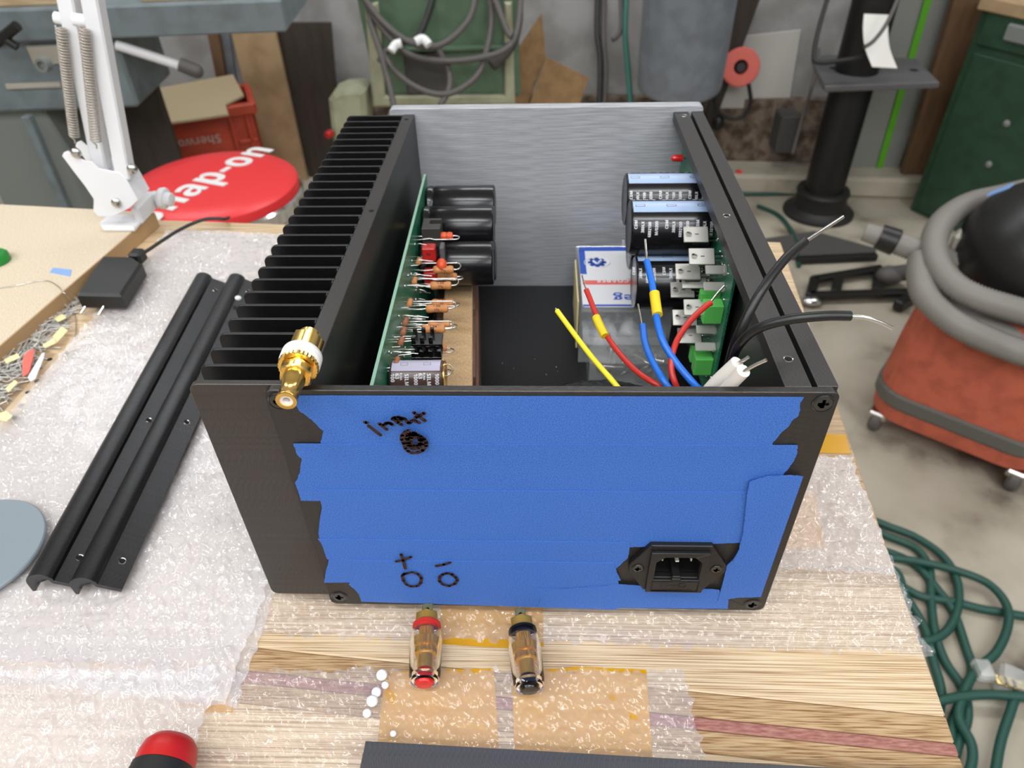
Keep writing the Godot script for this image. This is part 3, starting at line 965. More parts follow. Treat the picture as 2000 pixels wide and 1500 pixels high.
func bubble_wrap():
	wrap_sheet(Vector2(-0.263, -0.440), Vector2(0.235, 0.021), Vector2(-0.009, 0.473), BENCH + 0.0003, 0.0013, 11, "bubble_film_cloudy", "large sheet of bubble wrap under the black extrusions, lower layer", 0.6)
	wrap_sheet(Vector2(-0.268, -0.432), Vector2(0.232, 0.021), Vector2(-0.005, 0.464), BENCH + 0.0035, 0.0013, 23, "bubble_film_cloudy", "large sheet of bubble wrap under the black extrusions, upper layer", 0.8)
	wrap_sheet(Vector2(0.12, -0.128), Vector2(0.196, 0.008), Vector2(-0.004, 0.091), BENCH + 0.0006, 0.0010, 37, "bubble_film_cloudy", "piece of bubble wrap beside the plain side of the amplifier, behind the wood gap", 1.0)
	wrap_sheet(Vector2(-0.056, -0.036), Vector2(0.369, 0.005), Vector2(-0.003, 0.050), BENCH + 0.0003, 0.0009, 41, "bubble_film", "narrow strip of bubble wrap under the amplifier's rear edge", 1.0, 0.005)
	wrap_sheet(Vector2(-0.21, 0.0385), Vector2(0.395, -0.008), Vector2(0.006, 0.115), BENCH + 0.0003, 0.0010, 53, "bubble_film", "front sheet of bubble wrap beneath the brushed black plate", 1.0, 0.004)
	wrap_sheet(Vector2(-0.215, 0.040), Vector2(0.165, -0.004), Vector2(0.006, 0.115), BENCH + 0.0032, 0.0010, 67, "bubble_film_cloudy", "second layer of bubble wrap around the screwdriver", 0.9, 0.004)
	# amber packing tape on the wood
	var n := 0
	for s in [[PackedVector2Array([Vector2(0.05667, -0.01555), Vector2(0.11394, -0.01652), Vector2(0.11443, 0.01816), Vector2(0.09794, 0.01963), Vector2(0.06087, 0.01802)]), "amber packing tape peeking out under the middle of the rear panel"], [PackedVector2Array([Vector2(-0.07564, 0.02987), Vector2(-0.04405, 0.02924), Vector2(-0.04191, 0.03807), Vector2(-0.07519, 0.03766)]), "amber packing tape in the gap near the white foam beads, far from the posts"], [PackedVector2Array([Vector2(-0.07563, 0.03985), Vector2(-0.04381, 0.04028), Vector2(-0.03712, 0.05629), Vector2(-0.06508, 0.05638)]), "amber packing tape under the front bubble wrap near the screwdriver"], [PackedVector2Array([Vector2(0.03383, 0.03381), Vector2(0.08918, 0.03078), Vector2(0.09377, 0.07441), Vector2(0.03644, 0.07343)]), "amber packing tape under the front wrap below the red binding post"], [PackedVector2Array([Vector2(0.09838, 0.03333), Vector2(0.13207, 0.0291), Vector2(0.16607, 0.03007), Vector2(0.16409, 0.07506), Vector2(0.10086, 0.07425)]), "amber packing tape under the front wrap below the black binding post"], [PackedVector2Array([Vector2(0.2892, -0.14375), Vector2(0.32019, -0.14152), Vector2(0.3179, -0.12397), Vector2(0.28904, -0.12462)]), "amber packing tape at the bench edge beside the amplifier's top screw"], [PackedVector2Array([Vector2(0.26832, -0.09019), Vector2(0.28422, -0.09039), Vector2(0.27821, -0.04701), Vector2(0.25061, -0.04476)]), "amber packing tape under the wrap beside the upright blue strip"], [PackedVector2Array([Vector2(-0.16871, 0.0317), Vector2(-0.08677, 0.03234), Vector2(-0.07357, 0.04491), Vector2(-0.12251, 0.04189), Vector2(-0.16296, 0.04135)]), "amber packing tape along the front edge of the large wrap sheet"]]:
		var b := mb(Transform3D(Basis(Vector3(1, 0, 0), Vector3(0, 0, 1), Vector3(0, 1, 0)), Vector3.ZERO))
		b.prism(s[0], -0.0079 + 0.00003 * n, -0.0077 + 0.00003 * n)
		n += 1
		single("packing_tape", [[b, M.amber_tape]], s[1], "packing tape", "pieces of amber packing tape on the bench")
	# loose foam beads
	n = 0
	for q in [[Vector3(-0.0605, -0.006, 0.035), 0.0011], [Vector3(-0.0568, -0.006, 0.0343), 0.0016], [Vector3(-0.0543, -0.006, 0.0337), 0.0015], [Vector3(-0.0485, -0.006, 0.0345), 0.0013], [Vector3(-0.0449, -0.005, 0.0308), 0.001], [Vector3(0.0336, -0.003, 0.038), 0.0028], [Vector3(0.0361, -0.003, 0.0432), 0.0018], [Vector3(0.0324, -0.003, 0.0469), 0.0024], [Vector3(0.0314, -0.002, 0.0518), 0.0028], [Vector3(0.03, -0.002, 0.0578), 0.0021], [Vector3(0.0441, -0.002, 0.0671), 0.0015]]:
		var b := mb()
		b.ball(q[0], Vector3.ONE * q[1], 12, 8)
		single("foam_bead", [[b, M.foam_white]], ["tiny foam bead at the end of the amber tape scrap nearest the fibreboard", "foam bead second from the fibreboard end of the amber tape scrap", "foam bead in the middle of the amber tape scrap", "lone foam bead near the end of the amber tape scrap", "foam bead on the edge of the wrap just behind the amber tape scrap", "big foam bead heading the string of beads, closest to the amplifier", "small foam bead tucked beside the heading bead of the string", "foam bead third in the string beside the red binding post", "big foam bead fourth in the string, before the last one", "foam bead last in the string, nearest the brushed plate", "single stray foam bead on the amber-backed wrap under the red post"][n], "foam bead", "foam beads by the tape scrap" if n < 5 else "foam beads on the front wrap")
		n += 1


# ------------------------------------------------------------------ inside the case
# a band on a cylinder: from t0 to t1 along axis, between angles a0 and a1 (0 is up, positive turns toward +z)
func band(b: MB, c: Vector3, ax: Vector3, r: float, t0: float, t1: float, a0: float, a1: float):
	var k := 8
	for i in k:
		var p := []
		var n := []
		for a in [a0 + (a1 - a0) * i / k, a0 + (a1 - a0) * (i + 1) / k]:
			var d := Vector3(0, cos(a), sin(a))
			n.append(d)
			p.append([c + ax * t0 + d * r, c + ax * t1 + d * r])
		b.tri(p[0][0], p[0][1], p[1][1], n[0], n[0], n[1])
		b.tri(p[0][0], p[1][1], p[1][0], n[0], n[1], n[1])


func cap_body(b: MB, c: Vector3, ax: Vector3, r: float, l: float, groove := true):
	b.xf = aim(c, ax)
	var e := 0.0012
	if groove:
		b.lathe([Vector2(0, 0.0008), Vector2(r - e, 0.0008), Vector2(r, 0.002), Vector2(r, 0.005), Vector2(r * 0.955, 0.006), Vector2(r, 0.007), Vector2(r, l - e), Vector2(r - 0.0004, l - 0.0004), Vector2(r - e, l), Vector2(r * 0.85, l - 0.0004), Vector2(0, l - 0.0004)], 36)
	else:
		b.lathe([Vector2(0, 0.0008), Vector2(r - e, 0.0008), Vector2(r, 0.002), Vector2(r, l - e), Vector2(r - 0.0004, l - 0.0004), Vector2(r - e, l), Vector2(r * 0.85, l - 0.0004), Vector2(0, l - 0.0004)], 36)
	b.xf = Transform3D()


func hairpin(board: Node3D, at: Vector3, back := Vector3(0, 0.002, -0.0048), l := 0.0135, x0 := 0.0125, m := "resistor_tan"):
	# a resistor standing off the board with its far lead bent back; at is on the board's face, in its own space
	var b := mb(aim(at + Vector3(x0, 0, 0), Vector3.RIGHT))
	b.lathe([Vector2(0.0004, 0), Vector2(0.0021, 0.0004), Vector2(0.0026, 0.0014), Vector2(0.0026, 0.003), Vector2(0.0023, 0.0042), Vector2(0.0023, l - 0.0042), Vector2(0.0026, l - 0.003), Vector2(0.0026, l - 0.0014), Vector2(0.0021, l - 0.0004), Vector2(0.0004, l)], 16)
	var o := lpart(board, "resistor", [[b, M[m]]])
	var tx := mb()
	for k in 2:
		tx.text(["1.5K", "1%"][k], 0.0016, 0.00003, func(p):
			var a: float = 0.75 - 0.0 + (0.0011 if k == 0 else -0.0013) / 0.0023 * -1.0 + -p.y / 0.0023
			return at + Vector3(x0 + l / 2 + p.x, cos(a) * (0.00235 + p.z), sin(a) * (0.00235 + p.z)))
	lpart(o, "printed_value", [[tx, M.marker_ink]])
	var e := at + Vector3(x0 + l, 0, 0)
	var path := [e - Vector3(0.0006, 0, 0), e + Vector3(0.0016, 0, 0)]
	for i in 7:
		var a := PI * i / 6.0
		path.append(e + Vector3(0.0016 + sin(a) * 0.0026, 0, 0) + back * (0.5 - 0.5 * cos(a)))
	path.append(at + back + Vector3(0.012, 0, 0))
	path.append(at + back * 0.9 + Vector3(0.009, 0.0006, 0))
	path.append(at + back + Vector3(0.0, 0, 0))
	b = mb()
	b.tube(path, 0.00042, 7)
	b.tube([at, at + Vector3(x0 * 0.6, -0.0003, 0.0004), at + Vector3(x0 + 0.0006, 0, 0)], 0.00042, 7)
	lpart(o, "lead", [[b, M.tinned]])


func inside_left():
	var t := thing("circuit_board", "green circuit board standing beside the heatsink with black capacitors and tan resistors", "circuit board", Vector3(0.0284, 0.022, -0.2824), "", 0.0195)
	var b := mb(Transform3D(Basis(Vector3(0, 0, 1), Vector3(0, 1, 0), Vector3(-1, 0, 0)), Vector3.ZERO))
	b.prism(rounded(0.268, 0.098, 0.003, Vector2(0.134, 0.049)), 0.0002, 0.0016, 0.0)
	var ed := mb()
	ed.box(Vector3(-0.0008, 0.0981, 0.134), Vector3(0.00165, 0.0006, 0.262))
	lpart(t, "board", [[b, M.board_green], [ed, M.board_edge]])
	for z in [0.04, 0.2]:
		for y in [0.02, 0.075]:
			b = mb(aim(Vector3(-0.0016, y, z), Vector3.LEFT))
			b.lathe([Vector2(0, 0), Vector2(0.0032, 0), Vector2(0.0032, 0.0066), Vector2(0, 0.0066)], 6)
			lpart(t, "standoff", [[b, M.brass_dark]])
	# big plain capacitors
	for q in [[0.101, -0.2675, 0.0145], [0.0985, -0.2395, 0.0148], [0.0855, -0.2115, 0.0150], [0.0690, -0.243, 0.0145]]:
		var c: Vector3 = t.to_local(Vector3(0.0292, q[0], q[1]))
		c.x = 0.0002
		b = mb()
		cap_body(b, c, Vector3.RIGHT, q[2], 0.0500)
		lpart(t, "capacitor", [[b, M.cap_black]])
	# hairpin resistors in a row
	for q in [Vector3(0.039, 0.098, -0.1826), Vector3(0.0387, 0.098, -0.1635), Vector3(0.0399, 0.098, -0.1378), Vector3(0.0391, 0.098, -0.1168)]:
		var p: Vector3 = t.to_local(q)
		hairpin(t, Vector3(0, p.y, p.z))
	for q in [Vector3(0.0405, 0.09, -0.156), Vector3(0.0394, 0.09, -0.1328), Vector3(0.0408, 0.09, -0.1089), Vector3(0.0408, 0.09, -0.0897), Vector3(0.0377, 0.088, -0.1902)]:
		var p: Vector3 = t.to_local(q)
		hairpin(t, Vector3(0, p.y, p.z), Vector3(0, 0.001, 0.0052), 0.0135, 0.0135)
	# small flat-lying resistors near the board
	for q in [Vector3(0.0319, 0.106, -0.1799), Vector3(0.0323, 0.106, -0.1566), Vector3(0.0327, 0.106, -0.1323), Vector3(0.0321, 0.106, -0.113), Vector3(0.0318, 0.106, -0.1037), Vector3(0.0324, 0.106, -0.0946), Vector3(0.0326, 0.106, -0.0766), Vector3(0.0333, 0.103, -0.0778)]:
		var p: Vector3 = t.to_local(q)
		p.x = 0.0045
		b = mb(aim(p - Vector3(0, 0.0005, 0.0033), Vector3(0, 0.15, 1)))
		b.lathe([Vector2(0, 0), Vector2(0.0014, 0.0003), Vector2(0.0018, 0.0012), Vector2(0.0015, 0.0024), Vector2(0.0015, 0.0044), Vector2(0.0018, 0.0056), Vector2(0.0014, 0.0065), Vector2(0, 0.0068)], 12)
		var o := lpart(t, "small_resistor", [[b, M.resistor_tan if q.z < -0.12 else M.resistor_brown]])
		b = mb()
		b.tube([Vector3(0, p.y, p.z - 0.0055), Vector3(0.0043, p.y, p.z - 0.0052), Vector3(0.0045, p.y, p.z - 0.003)], 0.0003, 6)
		b.tube([Vector3(0, p.y, p.z + 0.0055), Vector3(0.0043, p.y, p.z + 0.0052), Vector3(0.0045, p.y, p.z + 0.003)], 0.0003, 6)
		lpart(o, "lead", [[b, M.tinned]])
	# solder pins that stand all over the board
	b = mb()
	for i in 46:
		var z := 0.085 + 0.165 * i / 46.0 + rng.randf_range(-0.002, 0.002)
		var y := rng.randf_range(0.05, 0.088)
		var x := rng.randf_range(0.006, 0.016)
		b.tube([Vector3(0, y, z), Vector3(x * 0.5, y + 0.0008, z + 0.0006), Vector3(x, y - 0.0006, z)], 0.0003, 5)
		b.ball(Vector3(0.0003, y, z), Vector3.ONE * 0.0009, 8, 5)
	var sp := lpart(t, "solder_pins", [[b, M.tinned]])
	sp.set_meta("kind", "stuff")
	# black bracket with a window, its red neighbours
	var p1: Vector3 = t.to_local(Vector3(0.0362, 0.11, -0.2204))
	b = mb(Transform3D(Basis(Vector3(1, 0, 0), Vector3(0, 0, 1), Vector3(0, -1, 0)), Vector3(0.0035, p1.y - 0.004, p1.z + 0.004)))
	var cr := PackedVector2Array([Vector2(0, -0.0075), Vector2(0.0122, -0.0075), Vector2(0.0122, -0.0055), Vector2(0.0048, -0.0055), Vector2(0.0048, 0.0005), Vector2(0.0125, 0.0005), Vector2(0.0125, 0.0075), Vector2(0, 0.0075)])
	b.prism(cr, -0.0075, 0.0075, 0.0004)
	lpart(t, "relay_bracket", [[b, M.relay_black]], "dark grey plastic bracket with an open corner")
	for k in 2:
		var p2: Vector3 = t.to_local([Vector3(0.0368, 0.104, -0.1938), Vector3(0.0364, 0.088, -0.1902)][k])
		b = mb()
		b.box(Vector3(0.0095, p2.y, p2.z), Vector3(0.0085, 0.010, 0.0075), 0.0006)
		var fc := lpart(t, "film_capacitor", [[b, M.cap_red]], "small red box capacitor")
		if k == 0:
			b = mb()
			b.text("5", 0.0022, 0.00005, func(p): return Vector3(0.0095 - p.y, p2.y + 0.0050 + p.z, p2.z - p.x))
			b.text("5", 0.0026, 0.00005, func(p): return Vector3(0.0095 - p.y, p2.y + 0.001 - p.x, p2.z + 0.00376 + p.z))
			lpart(fc, "printed_digit", [[b, M.marker_ink]])
	b = mb()
	var p3: Vector3 = t.to_local(Vector3(0.0416, 0.1, -0.2015))
	b.box(Vector3(0.0172, p3.y, p3.z), Vector3(0.003, 0.011, 0.008), 0.0005)
	lpart(t, "film_capacitor", [[b, M.plate_grey]], "small grey box capacitor")
	var p4: Vector3 = t.to_local(Vector3(0.0453, 0.107, -0.2109))
	hairpin(t, Vector3(0, p4.y, p4.z), Vector3(0, -0.001, 0.003), 0.0085, 0.0155, "coral_red")
	var p5: Vector3 = t.to_local(Vector3(0.0447, 0.1, -0.183))
	b = mb()
	b.ball(Vector3(0.0180, p5.y, p5.z - 0.002), Vector3(0.0035, 0.0045, 0.0045), 14, 9)
	lpart(t, "disc_capacitor", [[b, M.coral_red]])
	# two black comb heatsinks on small transistors with their pins through the board
	for k in 2:
		var pc: Vector3 = t.to_local([Vector3(0.0428, 0.1, -0.0915), Vector3(0.044, 0.105, -0.0969)][k])
		b = mb()
		var n := 4 if k == 0 else 3
		b.box(Vector3(0.0185, pc.y, pc.z), Vector3(0.0165, 0.0016, 0.010), 0.0002)
		for i in n:
			b.box(Vector3(0.0115 + 0.0047 * i, pc.y + 0.0022, pc.z + 0.004), Vector3(0.0022, 0.0058, 0.0018), 0.0002)
			b.box(Vector3(0.0115 + 0.0047 * i, pc.y + 0.0022, pc.z - 0.004), Vector3(0.0022, 0.0058, 0.0018), 0.0002)
		var hk := lpart(t, "comb_heatsink", [[b, M.gloss_black]], "small black comb-shaped heatsink")
		if k == 0:
			b = mb(Transform3D(Basis(), Vector3(0.0215, pc.y + 0.0009, pc.z)))
			b.lathe([Vector2(0.0014, 0.0022), Vector2(0.0024, 0.0024), Vector2(0.0026, 0.0018), Vector2(0.0026, 0)], 16)
			b.lathe([Vector2(0.0014, 0.0022), Vector2(0.0014, 0.0008), Vector2(0, 0.0008)], 6)
			lpart(hk, "hex_screw", [[b, M.black_screw]])
		for i in 3:
			b = mb()
			b.tube([Vector3(-0.0055, pc.y + 0.0004, pc.z - 0.003 + 0.0025 * i), Vector3(0.003, pc.y + 0.0002, pc.z - 0.003 + 0.0025 * i), Vector3(0.0115, pc.y + 0.0008, pc.z - 0.0025 + 0.002 * i)], 0.0004, 6)
			lpart(hk, "pin", [[b, M.tinned]])
	# brown electrolytic at the near end
	var pe: Vector3 = t.to_local(Vector3(0.0291, 0.098, -0.0727))
	pe.x = 0.0006
	b = mb()
	cap_body(b, pe, Vector3.RIGHT, 0.0092, 0.0285, false)
	var rm := mb(aim(pe + Vector3(0.0282, 0, 0), Vector3.RIGHT))
	rm.lathe([Vector2(0.0084, 0), Vector2(0.0089, 0.0006), Vector2(0.0089, 0.001), Vector2(0.0080, 0.001), Vector2(0, 0.0006)], 30)
	var br := lpart(t, "capacitor", [[b, M.cap_brown], [rm, M.gold]], "brown electrolytic capacitor with a pale stripe")
	b = mb()
	band(b, pe, Vector3.RIGHT, 0.00926, 0.002, 0.0272, -0.55, 0.50)
	lpart(br, "stripe", [[b, M.cap_lilac]])
	b = mb()
	var lines := [["100", 0.0028], ["63", 0.0052], ["ELNA", 0.0072], ["SILMIC", 0.0101], ["1000", 0.0148], ["63", 0.0172], ["ELNA", 0.0192], ["SILMIC", 0.0216], ["1000", 0.0258]]
	for q in lines:
		var hh := 0.0011 if q[0] == "ELNA" else 0.0020
		b.text(q[0], hh, 0.00003, func(p):
			var a: float = 0.62 + (p.x + hh * 0.42 * q[0].length()) / 0.0092
			return pe + Vector3(q[1] + p.y, cos(a) * (0.00927 + p.z), sin(a) * (0.00927 + p.z)))
	lpart(br, "printed_text", [[b, M.printed_white]])
	b = mb()
	for x in [0.0065, 0.0185]:
		band(b, pe, Vector3.RIGHT, 0.00929, x, x + 0.0002, -0.1, 0.12)
		band(b, pe, Vector3.RIGHT, 0.00929, x + 0.0036, x + 0.0038, -0.1, 0.12)
		band(b, pe, Vector3.RIGHT, 0.00929, x, x + 0.0038, -0.1, -0.08)
		band(b, pe, Vector3.RIGHT, 0.00929, x, x + 0.0038, 0.10, 0.12)
	lpart(br, "stripe_mark", [[b, M.cap_brown]])
	# loose loop of lead by it
	b = mb()
	b.tube(spline([pe + Vector3(0.026, 0.003, -0.005), pe + Vector3(0.0305, 0.004, -0.006), pe + Vector3(0.033, 0.003, -0.003), pe + Vector3(0.031, 0.002, 0.0005), pe + Vector3(0.027, 0.001, 0.0006)], 5), 0.0004, 6)
	lpart(t, "lead", [[b, M.tinned]])


# a transistor with a metal tab standing off the board toward -x
func tab_transistor(t: Node3D, at: Vector3, out_ := 0.0):
	var x := Vector3(-1, 0, 0)
	var nrm := Vector3(-0.05, 0.80, 0.60).normalized()
	var y := (nrm - x * nrm.dot(x)).normalized()
	var z := x.cross(y)
	var xf := Transform3D(Basis(x, y, z), at + Vector3(-out_, 0, 0))
	var b := mb(xf)
	b.box(Vector3(0.0105, -0.0012, 0), Vector3(0.0092, 0.0040, 0.0098), 0.0005)
	var o := lpart(t, "transistor", [[b, M.black_plastic]])
	b = mb(xf * Transform3D(Basis(Vector3(1, 0, 0), Vector3(0, 0, -1), Vector3(0, 1, 0)), Vector3.ZERO))
	b.prism(holed(PackedVector2Array([Vector2(0.0068, -0.0049), Vector2(0.0212, -0.0049), Vector2(0.0212, 0.0049), Vector2(0.0068, 0.0049)]), circle(0.0018, Vector2(0.0182, 0.0), 14)), 0.0008, 0.0021, 0.0001)
	var mk := mb(xf)
	mk.box(Vector3(0.0135, 0.0022, 0), Vector3(0.0022, 0.0001, 0.0005))
	lpart(o, "metal_tab", [[b, M.tab_metal], [mk, M.black_hole]])
	b = mb(xf)
	for k in [-1, 0, 1]:
		b.box(Vector3(0.0025 - out_ / 2, -0.0012, 0.0025 * k), Vector3(0.0072 + out_, 0.0006, 0.0009))
	lpart(o, "lead", [[b, M.tinned]])


func inside_right():
	var t := thing("circuit_board", "green power supply circuit board along the plain side wall with striped capacitors and green connectors", "circuit board", Vector3(0.2185, 0.03, -0.127))
	var b := mb(Transform3D(Basis(Vector3(0, 0, -1), Vector3(0, 1, 0), Vector3(1, 0, 0)), Vector3.ZERO))
	b.prism(rounded(0.186, 0.101, 0.004, Vector2(0.093, 0.0505)), 0.0, 0.0016, 0.0001)
	lpart(t, "board", [[b, M.board_green]])
	for z in [-0.012, -0.174]:
		for y in [0.01, 0.09]:
			b = mb(aim(Vector3(0.0016, y, z), Vector3.RIGHT))
			b.lathe([Vector2(0, 0), Vector2(0.0025, 0), Vector2(0.0025, 0.0038), Vector2(0, 0.0038)], 6)
			lpart(t, "standoff", [[b, M.brass_dark]])
	var k := 0
	for q in [[Vector3(0.2185, 0.1228, -0.2307), 0.0505, 0.02, 0.30], [Vector3(0.2185, 0.1195, -0.1975), 0.0505, -0.05, 0.38], [Vector3(0.2185, 0.088, -0.1828), 0.0460, -0.25, 0.30], [Vector3(0.2185, 0.078, (Vector3(0.1762, 0.078, -0.2492)).z), 0.2185 - (Vector3(0.1762, 0.078, -0.2492)).x, 0.9, 1.4]]:
		var c: Vector3 = t.to_local(q[0])
		c.x = -0.0002
		b = mb()
		cap_body(b, c, Vector3.LEFT, 0.0172, q[1], false)
		var o := lpart(t, "capacitor", [[b, M.cap_black]], "black capacitor with a pale blue stripe")
		var a0: float = [-0.12, -0.10, -0.50, -0.1][k]
		b = mb()
		band(b, c, Vector3.LEFT, 0.01728, 0.002, q[1] - 0.0012, a0, a0 + 0.62)
		lpart(o, "stripe", [[b, M.cap_blue]])
		b = mb()
		for x in [0.004, 0.023, 0.042]:
			for e in [[0.0, 0.0003, 0.0, 0.12], [0.0056, 0.0059, 0.0, 0.12], [0.0, 0.0059, 0.0, 0.016], [0.0, 0.0059, 0.104, 0.12]]:
				band(b, c, Vector3.LEFT, 0.01734, x + e[0], x + e[1], a0 + 0.24 + e[2], a0 + 0.24 + e[3])
		lpart(o, "stripe_mark", [[b, M.cap_black]])
		b = mb()
		for rp in 3:
			for q2 in [["CDM", 0.0], ["380LX", 0.0042], ["6892100", 0.0084], ["M/0200", 0.0126]]:
				for sd in [-1, 1]:
					b.text(q2[0], 0.0018, 0.00003, func(p):
						var w: float = 0.0018 * 0.42 * q2[0].length()
						var a: float = (a0 + 0.95 - (p.x - w) / 0.0172) if sd > 0 else (a0 - 0.16 - (p.x + w) / 0.0172)
						return c + Vector3(-(0.048 - rp * 0.0187 - q2[1]) - p.y, cos(a) * (0.01728 + p.z), sin(a) * (0.01728 + p.z)))
		lpart(o, "printed_text", [[b, M.printed_white]])
		k += 1
	for q in [Vector3(0.2185, 0.1274, -0.1719), Vector3(0.2185, 0.1252, -0.1498), Vector3(0.2004, 0.104, -0.1581), Vector3(0.1995, 0.095, -0.1427), Vector3(0.1971, 0.071, -0.1472)]:
		var p: Vector3 = t.to_local(q)
		tab_transistor(t, Vector3(0, p.y, p.z), 0.0)
	for q in [Vector3(0.2185, 0.1132, -0.1581), Vector3(0.1965, 0.096, -0.165), Vector3(0.194, 0.087, -0.148)]:
		var p: Vector3 = t.to_local(q)
		tab_transistor(t, Vector3(0, p.y - 0.003, p.z), 0.0045)
	for q in [Vector3(0.2185, 0.1163, -0.1437), Vector3(0.2185, 0.1066, -0.1414), Vector3(0.2185, 0.0763, -0.1411), Vector3(0.2185, 0.0669, -0.1364)]:
		var p: Vector3 = t.to_local(q)
		b = mb(Transform3D(Basis(Vector3(-1, 0, 0), Vector3(0, 0.85, 0.53), Vector3(0, 0.53, -0.85)).orthonormalized(), Vector3(0, p.y + 0.003, p.z)))
		b.box(Vector3(0.007, 0.0028, 0), Vector3(0.0105, 0.0008, 0.0055), 0.0002)
		b.box(Vector3(0.001, 0.0020, 0), Vector3(0.003, 0.003, 0.006), 0.0008)
		lpart(t, "spade_terminal", [[b, M.tab_metal]])
	for q in [Vector3(0.2185, 0.0969, -0.1377), Vector3(0.2185, 0.0581, -0.1374)]:
		var p: Vector3 = t.to_local(q)
		b = mb()
		b.box(Vector3(-0.0056, p.y, p.z + 0.001), Vector3(0.0110, 0.0125, 0.0085), 0.0004)
		b.box(Vector3(-0.0058, p.y + 0.001, p.z - 0.0095), Vector3(0.0115, 0.0125, 0.0060), 0.0004)
		b.box(Vector3(-0.0050, p.y - 0.003, p.z - 0.0045), Vector3(0.0100, 0.0065, 0.0060), 0.0002)
		var o := lpart(t, "terminal_block", [[b, M.connector_green]], "green plug-in terminal block")
		b = mb(aim(Vector3(-0.0062, p.y + 0.0005, p.z - 0.0042), Vector3.UP))
		b.lathe([Vector2(0, 0.002), Vector2(0.0016, 0.002), Vector2(0.0018, 0.0017), Vector2(0.0018, 0)], 14)
		lpart(o, "clamp_screw", [[b, M.steel]])
	var pl: Vector3 = t.to_local(Vector3(0.2185, 0.1249, -0.2939))
	b = mb(aim(Vector3(-0.003, pl.y, pl.z), Vector3.LEFT))
	b.lathe([Vector2(0, 0), Vector2(0.0029, 0), Vector2(0.0029, 0.001), Vector2(0.0025, 0.0011), Vector2(0.0025, 0.0056), Vector2(0.0021, 0.0072), Vector2(0.0012, 0.0081), Vector2(0, 0.0084)], 18)
	var ld := lpart(t, "indicator_lamp", [[b, M.led_red]], "red indicator lamp")
	b = mb()
	for s in [-1, 1]:
		b.tube([Vector3(0, pl.y, pl.z + 0.0012 * s), Vector3(-0.0032, pl.y, pl.z + 0.0012 * s)], 0.0003, 6)
	lpart(ld, "lead", [[b, M.tinned]])
	# solder points
	b = mb()
	for i in 40:
		var y := rng.randf_range(0.012, 0.098)
		var z := rng.randf_range(-0.05, -0.003)
		b.ball(Vector3(-0.0001, y, z), Vector3(0.0012, 0.0009, 0.0009), 8, 5)
	var sp := lpart(t, "solder_points", [[b, M.tinned]])
	sp.set_meta("kind", "stuff")


